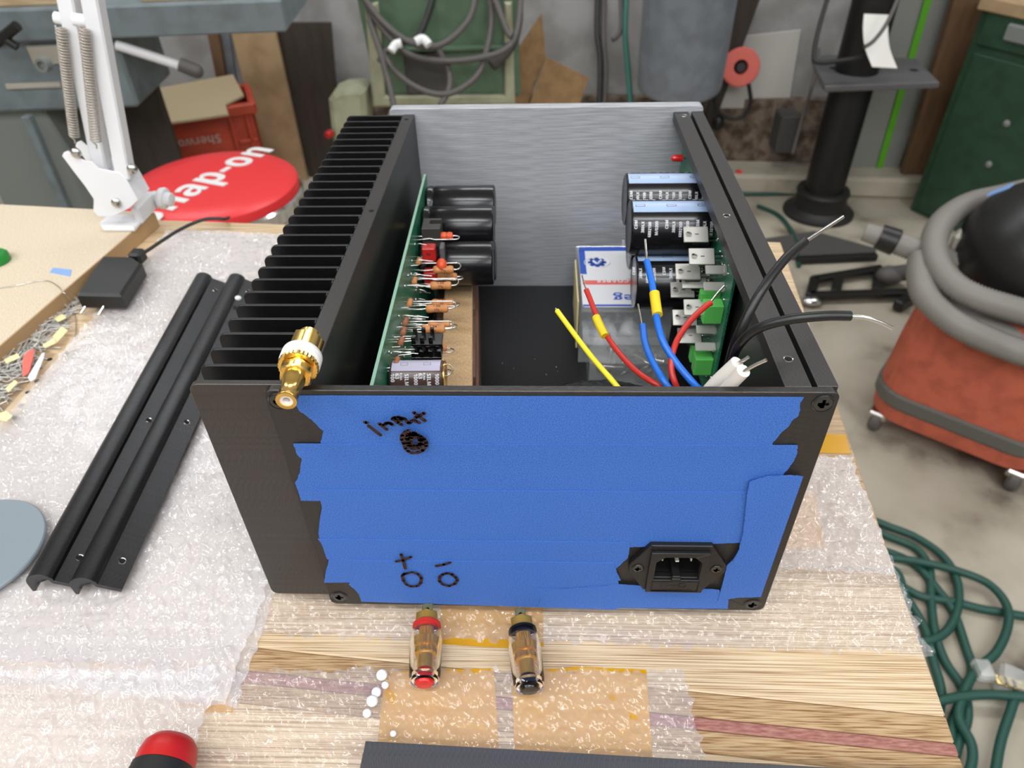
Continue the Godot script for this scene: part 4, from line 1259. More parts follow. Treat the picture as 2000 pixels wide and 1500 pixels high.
func inside_rest():
	# wooden spacer under the board's capacitors
	var t := thing("wooden_spacer", "pale maple strip on a stepped walnut block inside the case", "wood block", Vector3(0.0525, 0.003, -0.16), "", 0.075)
	var b := mb()
	b.box(Vector3(0.0053, 0.0525, 0.015), Vector3(0.0198, 0.009, 0.238), 0.0004)
	lpart(t, "strip", [[b, M.maple]], "pale maple strip")
	b = mb()
	b.box(Vector3(0.0035, 0.0205, 0.015), Vector3(0.030, 0.041, 0.236), 0.0008)
	lpart(t, "block", [[b, M.walnut]], "walnut block")
	for q in [[-0.075, 0.055], [0.005, 0.05], [0.085, 0.05]]:
		b = mb()
		b.box(Vector3(0.003, 0.0445, q[0]), Vector3(0.0275, 0.0070, q[1]), 0.0005)
		lpart(t, "packing_piece", [[b, M.walnut]])
	# toroidal transformer
	t = thing("transformer", "black wrapped ring-shaped transformer lying behind the rear panel", "transformer", Vector3(0.149, 0.003, -0.0685))
	b = mb()
	var n := noise(60.0, 3, 5)
	var R := 0.0410
	var rr := 0.0215
	var f := func(i: int, j: int) -> Vector3:
		var a := TAU * i / 120.0
		var e := TAU * j / 40.0
		var k := 1.0 + 0.018 * sin(a * 46.0 + cos(e) * 4.0) + 0.03 * n.get_noise_3d(cos(a), sin(a), e * 0.05)
		var ce := signf(cos(e)) * pow(absf(cos(e)), 0.6)
		var se := signf(sin(e)) * pow(absf(sin(e)), 0.6)
		return Vector3(cos(a) * (R + rr * ce * k), 0.0275 + 0.0275 * se * k * 0.97, sin(a) * (R + rr * ce * k))
	for i in 120:
		for j in 40:
			var p := []
			var nn := []
			for q in [[i, j], [i + 1, j], [i + 1, j + 1], [i, j + 1]]:
				var a = TAU * q[0] / 120.0
				p.append(f.call(q[0], q[1]))
				nn.append((p[-1] - Vector3(cos(a) * R, 0.0275, sin(a) * R)).normalized())
			b.tri(p[0], p[1], p[2], nn[0], nn[1], nn[2])
			b.tri(p[0], p[2], p[3], nn[0], nn[2], nn[3])
	lpart(t, "winding", [[b, M.gloss_black]])
	b = mb()
	b.lathe([Vector2(0.0, 0.0), Vector2(0.03, 0.0), Vector2(0.03, 0.001), Vector2(0.004, 0.001), Vector2(0.004, 0.050), Vector2(0, 0.050)], 24)
	lpart(t, "mounting_bolt", [[b, M.black_screw]])
	# clear box of screws under a printed card
	t = thing("screw_box", "clear plastic screw box with a white and blue printed card, inside the case", "screw box", Vector3(0.17, 0.003, -0.24))
	b = mb()
	shell(b, Vector3(0.1405, 0.0034, -0.302), Vector3(0.2060, 0.0490, -0.207), 0.0012)
	part(t, "lid", [[b, M.clear_box]])
	b = mb()
	b.box(Vector3(0.1725, 0.0306, -0.2015), Vector3(0.0600, 0.0012, 0.0180), 0.0005)
	part(t, "hanging_tab", [[b, M.clear_box]])
	b = mb()
	shell(b, Vector3(0.1465, 0.0034, -0.206), Vector3(0.2030, 0.0280, -0.1745), 0.001)
	part(t, "tray", [[b, M.clear_box]])
	b = mb(Transform3D(Basis(Vector3(1, 0, 0), Vector3(0, 0, 1), Vector3(0, 1, 0)), Vector3.ZERO))
	b.prism(rounded(0.0620, 0.0860, 0.002, Vector2(0.1735, -0.2555)), 0.0491, 0.0495)
	var card := part(t, "card", [[b, M.card_white]], "white card printed in blue and pink")
	b = mb()
	b.box(Vector3(0.1735, 0.0497, -0.2952), Vector3(0.0615, 0.0001, 0.0060))
	b.box(Vector3(0.1450, 0.0497, -0.2750), Vector3(0.0048, 0.0001, 0.0360))
	b.box(Vector3(0.1735, 0.0497, -0.2140), Vector3(0.0615, 0.0001, 0.0022))
	# emblem: a toothed wheel with a pale tick in a pale oval
	var ec := Vector3(0.1562, 0.0496, -0.2739)
	for i in 8:
		b.xf = Transform3D(Basis(Vector3.UP, TAU * i / 8.0), ec)
		b.box(Vector3(0, 0.0004, 0.0056), Vector3(0.0028, 0.0002, 0.0030))
	b.xf = Transform3D(Basis(), ec)
	b.lathe([Vector2(0.0055, 0.0001), Vector2(0.0055, 0.0005), Vector2(0, 0.0005)], 20)
	b.xf = Transform3D()
	b.text("Kreg", 0.0085, 0.0001, func(p): return Vector3(0.1795 - p.x * 1.15, 0.0497 + p.z, -0.2240 + p.y))
	for q in [[-0.2350, "SELF TAPPING SCREWS"], [-0.2320, "FOR POCKET JOINERY"]]:
		b.text(q[1], 0.0012, 0.00005, func(p): return Vector3(0.187 - p.x, 0.0496 + p.z, q[0] + p.y), false)
	var pk := mb()
	pk.box(Vector3(0.1740, 0.0497, -0.2448), Vector3(0.0605, 0.0001, 0.0058))
	pk.text("MAXI-LOC HEAD", 0.0014, 0.0001, func(p): return Vector3(0.183 - p.x, 0.0496 + p.z, -0.2497 + p.y))
	var wt := mb()
	wt.text("COARSE", 0.0050, 0.0001, func(p): return Vector3(0.1665 - p.x * 0.95, 0.0499 + p.z, -0.2472 + p.y))
	for q in [[Vector2(-0.0030, -0.002), Vector2(0.0000, 0.0028), Vector2(0.0034, -0.003)]]:
		for i in 2:
			var a: Vector2 = q[i]
			var c: Vector2 = q[i + 1]
			wt.tube([ec + Vector3(a.x, 0.0004, a.y), ec + Vector3(c.x, 0.0004, c.y)], 0.0010, 6)
	var ring := []
	for i in 33:
		ring.append(ec + Vector3(cos(TAU * i / 32) * 0.0098, 0.0003, sin(TAU * i / 32) * 0.0080))
	wt.tube(ring, 0.0004, 5)
	part(card, "print", [[b, M.card_blue], [pk, M.card_pink], [wt, M.card_white]])
	b = mb()
	b.box(Vector3(0.1395, 0.030, -0.247), Vector3(0.0012, 0.042, 0.060), 0.0005)
	part(t, "side_label", [[b, M.masking_cream]], "cream paper label")
	# screws lying in the tray
	for i in 13:
		var at := Vector3(rng.randf_range(0.156, 0.194), 0.0065 + 0.0015 * i, rng.randf_range(-0.197, -0.183))
		var an := rng.randf_range(0, TAU)
		var d := Vector3(cos(an), rng.randf_range(-0.1, 0.1), sin(an) * 0.45)
		b = mb(aim(at - d.normalized() * 0.008, d))
		b.lathe([Vector2(0, 0), Vector2(0.0038, 0), Vector2(0.0038, 0.0008), Vector2(0.0015, 0.0016), Vector2(0.0013, 0.012), Vector2(0.0016, 0.0125), Vector2(0, 0.0175)], 12)
		single("screw", [[b, M.steel]], "steel wood screw lying in the clear tray", "screw", "screws in the clear tray")
	# swarf on the base plate
	b = mb()
	for i in 34:
		var p := Vector3(rng.randf_range(0.076, 0.135), 0.0034, rng.randf_range(-0.22, -0.10))
		if i < 16:
			p = Vector3(rng.randf_range(0.0765, 0.092), 0.0034, rng.randf_range(-0.165, -0.10))
		b.ball(p, Vector3.ONE * rng.randf_range(0.0002, 0.0006), 6, 4)
	single("metal_swarf", [[b, M.tinned]], "bright metal specks scattered on the black base plate", "swarf").set_meta("kind", "stuff")


func shell(b: MB, lo: Vector3, hi: Vector3, t: float):
	var c := (lo + hi) / 2
	var s := hi - lo
	b.box(Vector3(c.x, lo.y + t / 2, c.z), Vector3(s.x, t, s.z))
	b.box(Vector3(lo.x + t / 2, c.y, c.z), Vector3(t, s.y, s.z), t * 0.4)
	b.box(Vector3(hi.x - t / 2, c.y, c.z), Vector3(t, s.y, s.z), t * 0.4)
	b.box(Vector3(c.x, c.y, lo.z + t / 2), Vector3(s.x, s.y, t), t * 0.4)
	b.box(Vector3(c.x, c.y, hi.z - t / 2), Vector3(s.x, s.y, t), t * 0.4)
	b.box(Vector3(c.x, hi.y - t / 2, c.z), Vector3(s.x - 2 * t, t, s.z - 2 * t), t * 0.4)


func wire(path: Array, r: float, m: String, bare: Array, br: float, label: String) -> Node3D:
	var t := thing("wire", label, "wire", path[0])
	var b := mb()
	b.tube(spline(path, 10), r, 14)
	part(t, "insulation", [[b, M[m]]])
	if bare.size():
		b = mb()
		b.tube(spline(bare, 6), br, 8)
		part(t, "bare_end", [[b, M.tinned]])
	return t


func wires():
	var w := wire([Vector3(0.150, 0.060, -0.060)] + [Vector3(0.1592, 0.1024, -0.04), Vector3(0.1481, 0.12, -0.0398), Vector3(0.1359, 0.1214, -0.0639), Vector3(0.1208, 0.1248, -0.096)], 0.00135, "wire_yellow", [Vector3(0.121, 0.1247, -0.0952), Vector3(0.12, 0.1251, -0.0975)], 0.0006, "straight yellow wire rising over the black base plate")
	w = wire([Vector3(0.160, 0.060, -0.055)] + [Vector3(0.1816, 0.1157, -0.0327), Vector3(0.1653, 0.129, -0.0299), Vector3(0.1556, 0.1286, -0.0421), Vector3(0.1467, 0.1288, -0.0615), Vector3(0.1406, 0.1327, -0.0775), Vector3(0.1365, 0.1375, -0.0904), Vector3(0.1353, 0.1389, -0.0941)], 0.00135, "wire_red", [Vector3(0.1355, 0.1387, -0.0933), Vector3(0.1346, 0.14, -0.0976), Vector3(0.1335, 0.1419, -0.103)], 0.0005, "red wire with a yellow sleeve, next to the straight yellow wire")
	var b := mb()
	b.tube(spline([Vector3(0.1395, 0.1339, -0.0771), Vector3(0.141, 0.1325, -0.0721), Vector3(0.1434, 0.1307, -0.0655)], 4), 0.0021, 12)
	part(w, "sleeve", [[b, M.sleeve_yellow]], "yellow sleeve")
	w = wire([Vector3(0.168, 0.060, -0.055)] + [Vector3(0.1793, 0.1139, -0.0311), Vector3(0.1681, 0.132, -0.0261), Vector3(0.1628, 0.1346, -0.041), Vector3(0.161, 0.1352, -0.0545), Vector3(0.1611, 0.1363, -0.0645), Vector3(0.1607, 0.1369, -0.0663)], 0.0016, "wire_blue", [Vector3(0.1606, 0.1368, -0.0656), Vector3(0.1601, 0.1388, -0.0718), Vector3(0.1595, 0.1411, -0.0776)], 0.0005, "short blue wire with a twisted bare end and no sleeve")
	w = wire([Vector3(0.176, 0.058, -0.055)] + [Vector3(0.1933, 0.117, -0.0278), Vector3(0.18, 0.1337, -0.0241), Vector3(0.1712, 0.1406, -0.0334), Vector3(0.1658, 0.1467, -0.0421), Vector3(0.1641, 0.1524, -0.056), Vector3(0.164, 0.1566, -0.0686), Vector3(0.1629, 0.1603, -0.0808), Vector3(0.1625, 0.1612, -0.0841)], 0.0016, "wire_blue", [Vector3(0.1625, 0.1609, -0.0832), Vector3(0.1627, 0.1634, -0.0899), Vector3(0.1628, 0.1656, -0.097)], 0.0006, "long blue wire with a yellow sleeve around its middle")
	b = mb()
	b.tube(spline([Vector3(0.1644, 0.1558, -0.0647), Vector3(0.1646, 0.1535, -0.0589), Vector3(0.1648, 0.1517, -0.0528)], 4), 0.0024, 12)
	part(w, "sleeve", [[b, M.sleeve_yellow]], "yellow sleeve")
	w = wire([Vector3(0.172, 0.058, -0.05)] + [Vector3(0.1805, 0.113, -0.0304), Vector3(0.1721, 0.1315, -0.0259), Vector3(0.1696, 0.1389, -0.0319), Vector3(0.1722, 0.1448, -0.0409), Vector3(0.1795, 0.147, -0.0535), Vector3(0.189, 0.1481, -0.0653), Vector3(0.1918, 0.148, -0.068)], 0.0014, "wire_red", [Vector3(0.1912, 0.1481, -0.0674), Vector3(0.1957, 0.149, -0.0743), Vector3(0.2001, 0.1496, -0.0802)], 0.0006, "red wire without a sleeve, curving toward the green terminal block")
	# stiff black and white mains leads
	wire([Vector3(0.196, 0.02, -0.045)] + [Vector3(0.1971, 0.1087, -0.0407), Vector3(0.1953, 0.14, -0.0341), Vector3(0.1931, 0.1597, -0.0244), Vector3(0.1999, 0.1753, -0.0312), Vector3(0.2119, 0.1836, -0.0453), Vector3(0.2233, 0.1861, -0.0571)], 0.0020, "wire_black", [Vector3(0.2223, 0.1858, -0.0562), Vector3(0.2313, 0.1865, -0.0643), Vector3(0.2452, 0.1871, -0.0772)], 0.00085, "thick black lead slanting up over the side wall with a long bare tip")
	wire([Vector3(0.199, 0.02, -0.043)] + [Vector3(0.1975, 0.112, -0.0369), Vector3(0.1945, 0.1439, -0.0282), Vector3(0.1913, 0.1638, -0.0147), Vector3(0.1954, 0.1742, -0.0106), Vector3(0.2047, 0.1807, -0.0073), Vector3(0.217, 0.1832, -0.0061), Vector3(0.2266, 0.183, -0.0064)], 0.0019, "wire_black", [Vector3(0.2257, 0.183, -0.0064), Vector3(0.2321, 0.1824, -0.0062), Vector3(0.2383, 0.1803, -0.006), Vector3(0.243, 0.178, -0.0056)], 0.0008, "thick black lead bending level over the side wall with a frayed bare tip")
	wire([Vector3(0.1732, 0.1015, -0.0269), Vector3(0.1773, 0.1231, -0.0191), Vector3(0.1817, 0.1376, -0.0145), Vector3(0.1845, 0.1468, -0.0118), Vector3(0.1898, 0.1594, -0.0083)], 0.0028, "wire_white", [Vector3(0.1893, 0.1582, -0.0086), Vector3(0.1913, 0.1611, -0.0072), Vector3(0.1931, 0.1635, -0.0067)], 0.0008, "white stiff lead with a dull bare tip, the farther of the white pair")
	wire([Vector3(0.1777, 0.1041, -0.0202), Vector3(0.1818, 0.1247, -0.0141), Vector3(0.1856, 0.1381, -0.0106), Vector3(0.1884, 0.1488, -0.0072), Vector3(0.1911, 0.1594, -0.0032)], 0.0028, "wire_white", [Vector3(0.1906, 0.1582, -0.0034), Vector3(0.1948, 0.1629, -0.0024), Vector3(0.1982, 0.1662, -0.0014)], 0.0008, "white stiff lead with a longer bright bare tip, the nearer of the white pair")


# ------------------------------------------------------------------ on the bench
func bar(b: MB, p: Vector3, q: Vector3, w: float, h: float, bev := 0.001):
	var l := p.distance_to(q)
	var keep := b.xf
	b.xf = keep * aim((p + q) / 2, q - p)
	b.box(Vector3.ZERO, Vector3(w, l, h), bev)
	b.xf = keep


func flat_piece(poly: PackedVector2Array, y0: float, y1: float, bev := 0.0) -> MB:
	var b := mb(Transform3D(Basis(Vector3(1, 0, 0), Vector3(0, 0, 1), Vector3(0, 1, 0)), Vector3.ZERO))
	b.prism(poly, y0, y1, bev)
	return b


func bench_left():
	# board lying on the bench
	var bx := Transform3D(Basis(Vector3.UP, -0.119), Vector3(-0.285, BENCH, -0.449))
	var t := thing("fibreboard", "pale fibreboard panel lying on the bench under the desk lamp", "board", Vector3(-0.5, BENCH, -0.25))
	var b := mb(bx)
	b.box(Vector3(-0.275, 0.0082, 0.300), Vector3(0.55, 0.0156, 0.60), 0.0005)
	part(t, "panel", [[b, M.mdf]])
	b = mb(bx)
	b.box(Vector3(0.0006, 0.0081, 0.300), Vector3(0.0012, 0.0156, 0.60), 0.0004)
	part(t, "edge", [[b, M.mdf_edge]], "darker sawn edge")
	single("tape_scrap", [[flat_piece(PackedVector2Array([Vector2(-0.33075, -0.33029), Vector2(-0.33176, -0.33835), Vector2(-0.31263, -0.33467), Vector2(-0.30811, -0.32317)]), 0.0079, 0.0084), M.pale_blue]], "small pale blue tape scrap lying on the fibreboard", "tape scrap")
	b = mb(aim(Vector3(-0.3921, 0.008, -0.3491), Vector3.UP))
	b.lathe([Vector2(0.0125, 0), Vector2(0.013, 0.002), Vector2(0.0128, 0.007), Vector2(0.011, 0.009), Vector2(0.005, 0.0082), Vector2(0, 0.008)], 28)
	single("green_cap", [[b, M.toy_green]], "round green plastic cap on the fibreboard, cut by the picture's edge", "cap")
	b = mb()
	b.tube(spline([Vector3(-0.3725, 0.0088, -0.3003), Vector3(-0.3488, 0.0088, -0.3069), Vector3(-0.3345, 0.0088, -0.3145), Vector3(-0.3196, 0.0088, -0.3128), Vector3(-0.2988, 0.0088, -0.2953)] + [Vector3(-0.2976, -0.0065, -0.296), Vector3(-0.2794, -0.0065, -0.2651), Vector3(-0.2682, -0.0065, -0.2364), Vector3(-0.2663, -0.0065, -0.2229)], 6), 0.00045, 6)
	single("thin_wire", [[b, M.tinned]], "thin stray wire running off the fibreboard past the power adapter", "wire")
	lamp()
	# power adapter
	t = thing("power_adapter", "black plug-in power adapter with two flat prongs and a thin cord", "power adapter", Vector3(-0.2786, -0.008, -0.3147))
	b = flat_piece(PackedVector2Array([Vector2(-0.28124, -0.2855), Vector2(-0.28976, -0.35018), Vector2(-0.26096, -0.34907), Vector2(-0.24664, -0.33709), Vector2(-0.24144, -0.28384)]), -0.0015, 0.014, 0.0022)
	part(t, "body", [[b, M.black_plastic]])
	b = mb()
	b.box(Vector3(-0.2858, -0.0046, -0.3396), Vector3(0.034, 0.0060, 0.042), 0.002)
	part(t, "base", [[b, M.black_plastic]])
	b = mb()
	bar(b, Vector3(-0.2649, 0.006, -0.3555), Vector3(-0.2639, 0.006, -0.3688), 0.012, 0.012, 0.002)
	part(t, "strain_relief", [[b, M.black_plastic]])
	b = mb()
	b.tube(spline([Vector3(-0.2636, 0.0066, -0.362), Vector3(-0.2588, 0.0066, -0.3736), Vector3(-0.2522, 0.0066, -0.3934), Vector3(-0.2461, 0.0066, -0.41), Vector3(-0.2368, 0.0066, -0.426)] + [Vector3(-0.2234, 0.0095, -0.4301), Vector3(-0.2101, 0.0095, -0.431)] + [Vector3(-0.2107, 0.002, -0.4447), Vector3(-0.2579, -0.05, -0.5516)], 8), 0.0017, 10)
	part(t, "cord", [[b, M.cable_dark]])
	for q in [[Vector3(-0.2765, 0.004, -0.2946), Vector3(-0.2817, -0.003, -0.2829)], [Vector3(-0.2603, 0.004, -0.2929), Vector3(-0.2651, -0.003, -0.2813)]]:
		b = mb()
		var d: Vector3 = (q[1] - q[0]).normalized()
		bar(b, q[0], q[1] + d * 0.002, 0.0015, 0.0062, 0.0004)
		part(t, "prong", [[b, M.tinned]])
	# black extrusions on the wrap
	for k in 2:
		var near: Vector3 = [Vector3(-0.1551, 0, -0.0067), Vector3(-0.1298, 0, -0.0049)][k]
		var far: Vector3 = [Vector3(-0.1798, 0.004, -0.3218), Vector3(-0.1496, 0.004, -0.32)][k]
		near.y = 0.0
		far.y = 0.0
		var zd := (near - far).normalized()
		var xd := Vector3.UP.cross(zd)
		var l := near.distance_to(far)
		t = thing("aluminium_extrusion", ["long black hook-shaped extrusion, the one nearer the fibreboard and grey disc", "long black hook-shaped extrusion, the one nearer the heatsink fins"][k], "extrusion", far, "black extrusions on the bubble wrap")
		b = mb(Transform3D(Basis(xd, Vector3.UP, zd), far + Vector3(0, -0.0015, 0)))
		var o := PackedVector2Array([Vector2(-0.0140, 0.0), Vector2(-0.0122, 0.0004), Vector2(-0.0098, 0.0064), Vector2(-0.0074, 0.0094), Vector2(-0.0052, 0.0090), Vector2(-0.0040, 0.0108), Vector2(-0.0016, 0.0100), Vector2(-0.0006, 0.0066), Vector2(0.0112, 0.0008), Vector2(0.0124, 0.0028), Vector2(0.0012, 0.0086), Vector2(0.0010, 0.0112)])
		for i in 9:
			var a := deg_to_rad(30.0 + 18.0 * i)
			o.append(Vector2(-0.0062 + cos(a) * 0.0080, 0.0068 + sin(a) * 0.0082))
		o.append(Vector2(-0.0140, 0.0050))
		b.prism(o, 0.0, l, 0.0002, true)
		part(t, "profile", [[b, M.brushed_extrusion]])
		var n := (Vector3.UP * 0.88 + xd * 0.47).normalized()
		for f in [0.055, 0.42, 0.95]:
			var at: Vector3 = near.lerp(far, f) + xd * 0.0068 + Vector3.UP * 0.0042
			var rg := mb(aim(at + n * 0.0001, n))
			rg.lathe([Vector2(0.0017, 0.0001), Vector2(0.0020, 0.0003), Vector2(0.0022, 0)], 16)
			part(t, "drilled_hole", [[dark_disc(at + n * 0.0002, 0.0017, n), M.black_hole if f > 0.1 or k == 0 else M.black_hole], [rg, M.steel]])
	b = mb()
	b.ball(Vector3(-0.1409, 0.012, -0.282), Vector3(0.0028, 0.002, 0.0022), 10, 7)
	single("foam_bead", [[b, M.foam_white]], "single white foam bead on the far end of a black extrusion", "foam bead")
	# grey disc
	b = mb(aim(Vector3(-0.2185, -0.0008, -0.0300), Vector3.UP))
	b.lathe([Vector2(0, 0), Vector2(0.0385, 0), Vector2(0.0395, 0.0008), Vector2(0.0395, 0.0022), Vector2(0.0388, 0.0030), Vector2(0, 0.0030)], 64)
	single("grey_disc", [[b, M.disc_grey]], "smooth round grey disc lying on the bubble wrap, partly outside the picture", "disc")
	# clipped leads and scraps between the fibreboard and the wrap
	b = mb()
	for i in 340:
		var u := rng.randf()
		var c := Vector3(-0.302, BENCH, -0.335).lerp(Vector3(-0.300, BENCH, -0.150), u) + Vector3(rng.randf_range(-0.022, 0.012) * (0.35 + u), 0, rng.randf_range(-0.012, 0.012))
		var l := rng.randf_range(0.006, 0.017)
		var a := rng.randf_range(0, TAU)
		var y := rng.randf_range(0.0006, 0.009 * (0.3 + u * 0.7))
		var d := Vector3(cos(a) * l, rng.randf_range(-0.003, 0.003), sin(a) * l)
		b.tube([c - d + Vector3(0, maxf(y, absf(d.y) + 0.0005), 0), c + Vector3(rng.randf_range(-0.001, 0.001), maxf(y, absf(d.y) + 0.0006), rng.randf_range(-0.001, 0.001)), c + d + Vector3(0, maxf(y, absf(d.y) + 0.0005), 0)], 0.0006, 5)
	single("lead_clippings", [[b, M.clipped_lead]], "heap of clipped silver component leads between the fibreboard and the bubble wrap", "clippings").set_meta("kind", "stuff")
	var n2 := 0
	for q in [[PackedVector2Array([Vector2(-0.30844, -0.2195), Vector2(-0.30182, -0.22621), Vector2(-0.304, -0.24134), Vector2(-0.30872, -0.26151), Vector2(-0.30624, -0.26747), Vector2(-0.3005, -0.25058), Vector2(-0.29467, -0.22623), Vector2(-0.2956, -0.21169)]), ""], [PackedVector2Array([Vector2(-0.30154, -0.27361), Vector2(-0.29718, -0.27976), Vector2(-0.29037, -0.27362), Vector2(-0.2943, -0.26756)]), ""], [PackedVector2Array([Vector2(-0.28699, -0.24567), Vector2(-0.28685, -0.26013), Vector2(-0.27855, -0.25429), Vector2(-0.27907, -0.23726)]), ""], [PackedVector2Array([Vector2(-0.2883, -0.2331), Vector2(-0.28376, -0.24284), Vector2(-0.27834, -0.23588), Vector2(-0.28395, -0.22901)]), ""], [PackedVector2Array([Vector2(-0.3078, -0.21299), Vector2(-0.30162, -0.22092), Vector2(-0.2961, -0.21566), Vector2(-0.30311, -0.20784)]), ""], [PackedVector2Array([Vector2(-0.28507, -0.17719), Vector2(-0.28353, -0.18674), Vector2(-0.27976, -0.18435), Vector2(-0.27999, -0.17254)]), ""], [PackedVector2Array([Vector2(-0.27362, -0.14797), Vector2(-0.26878, -0.15126), Vector2(-0.26115, -0.14592), Vector2(-0.26252, -0.14059), Vector2(-0.27045, -0.14264)]), ""]]:
		if n2 > 0:
			single("masking_tape_scrap", [[flat_piece(q[0], -0.0035 + 0.0008 * n2, -0.0031 + 0.0008 * n2), M.masking_cream]], ["", "cream tape scrap nearest the power adapter prongs", "cream tape scrap lying between the adapter and the clipped leads", "cream tape scrap on the bench wood beside the tip of the red scrap", "cream tape scrap on the clippings against the fibreboard edge", "small cream tape scrap on the clippings below the white tie", "cream tape scrap at the picture edge beside the perforated strip"][n2], "tape scrap", "cream tape scraps among the clippings")
		n2 += 1
	single("red_scrap", [[flat_piece(PackedVector2Array([Vector2(-0.29279, -0.21441), Vector2(-0.29405, -0.22101), Vector2(-0.29039, -0.22639), Vector2(-0.28455, -0.21444), Vector2(-0.27781, -0.19661), Vector2(-0.27912, -0.19043), Vector2(-0.28556, -0.20032)]), 0.0, 0.0012, 0.0003), M.coral_disc]], "red plastic scrap lying on the clipped leads", "scrap")
	single("white_tie", [[flat_piece(PackedVector2Array([Vector2(-0.27554, -0.19045), Vector2(-0.28086, -0.21972), Vector2(-0.2791, -0.22106), Vector2(-0.27633, -0.21447), Vector2(-0.2689, -0.18927), Vector2(-0.27083, -0.18562)]), 0.0, 0.001, 0.0003), M.foam_white]], "white plastic tie lying beside the red scrap", "cable tie")
	var pg := flat_piece(PackedVector2Array([Vector2(-0.27898, -0.15446), Vector2(-0.278, -0.19341), Vector2(-0.2774, -0.22219), Vector2(-0.27283, -0.24412), Vector2(-0.26482, -0.23854), Vector2(-0.26572, -0.21435), Vector2(-0.26565, -0.17845), Vector2(-0.26621, -0.14058), Vector2(-0.26849, -0.13689)]), -0.0078, -0.0058, 0.0003)
	t = thing("perforated_strip", "tan perforated card strip from component packaging beside the bubble wrap", "card strip", Vector3(-0.2712, -0.008, -0.1867))
	part(t, "strip", [[pg, M.peg_tan]])
	for q in [Vector3(-0.2725, -0.0057, -0.1804), Vector3(-0.2694, -0.0057, -0.1654), Vector3(-0.2728, -0.0057, -0.1937), Vector3(-0.2776, -0.0057, -0.2205), Vector3(-0.2671, -0.0057, -0.1526), Vector3(-0.268, -0.0057, -0.2285)]:
		part(t, "sprocket_hole", [[dark_disc(q, 0.0021, Vector3.UP), M.black_hole]])


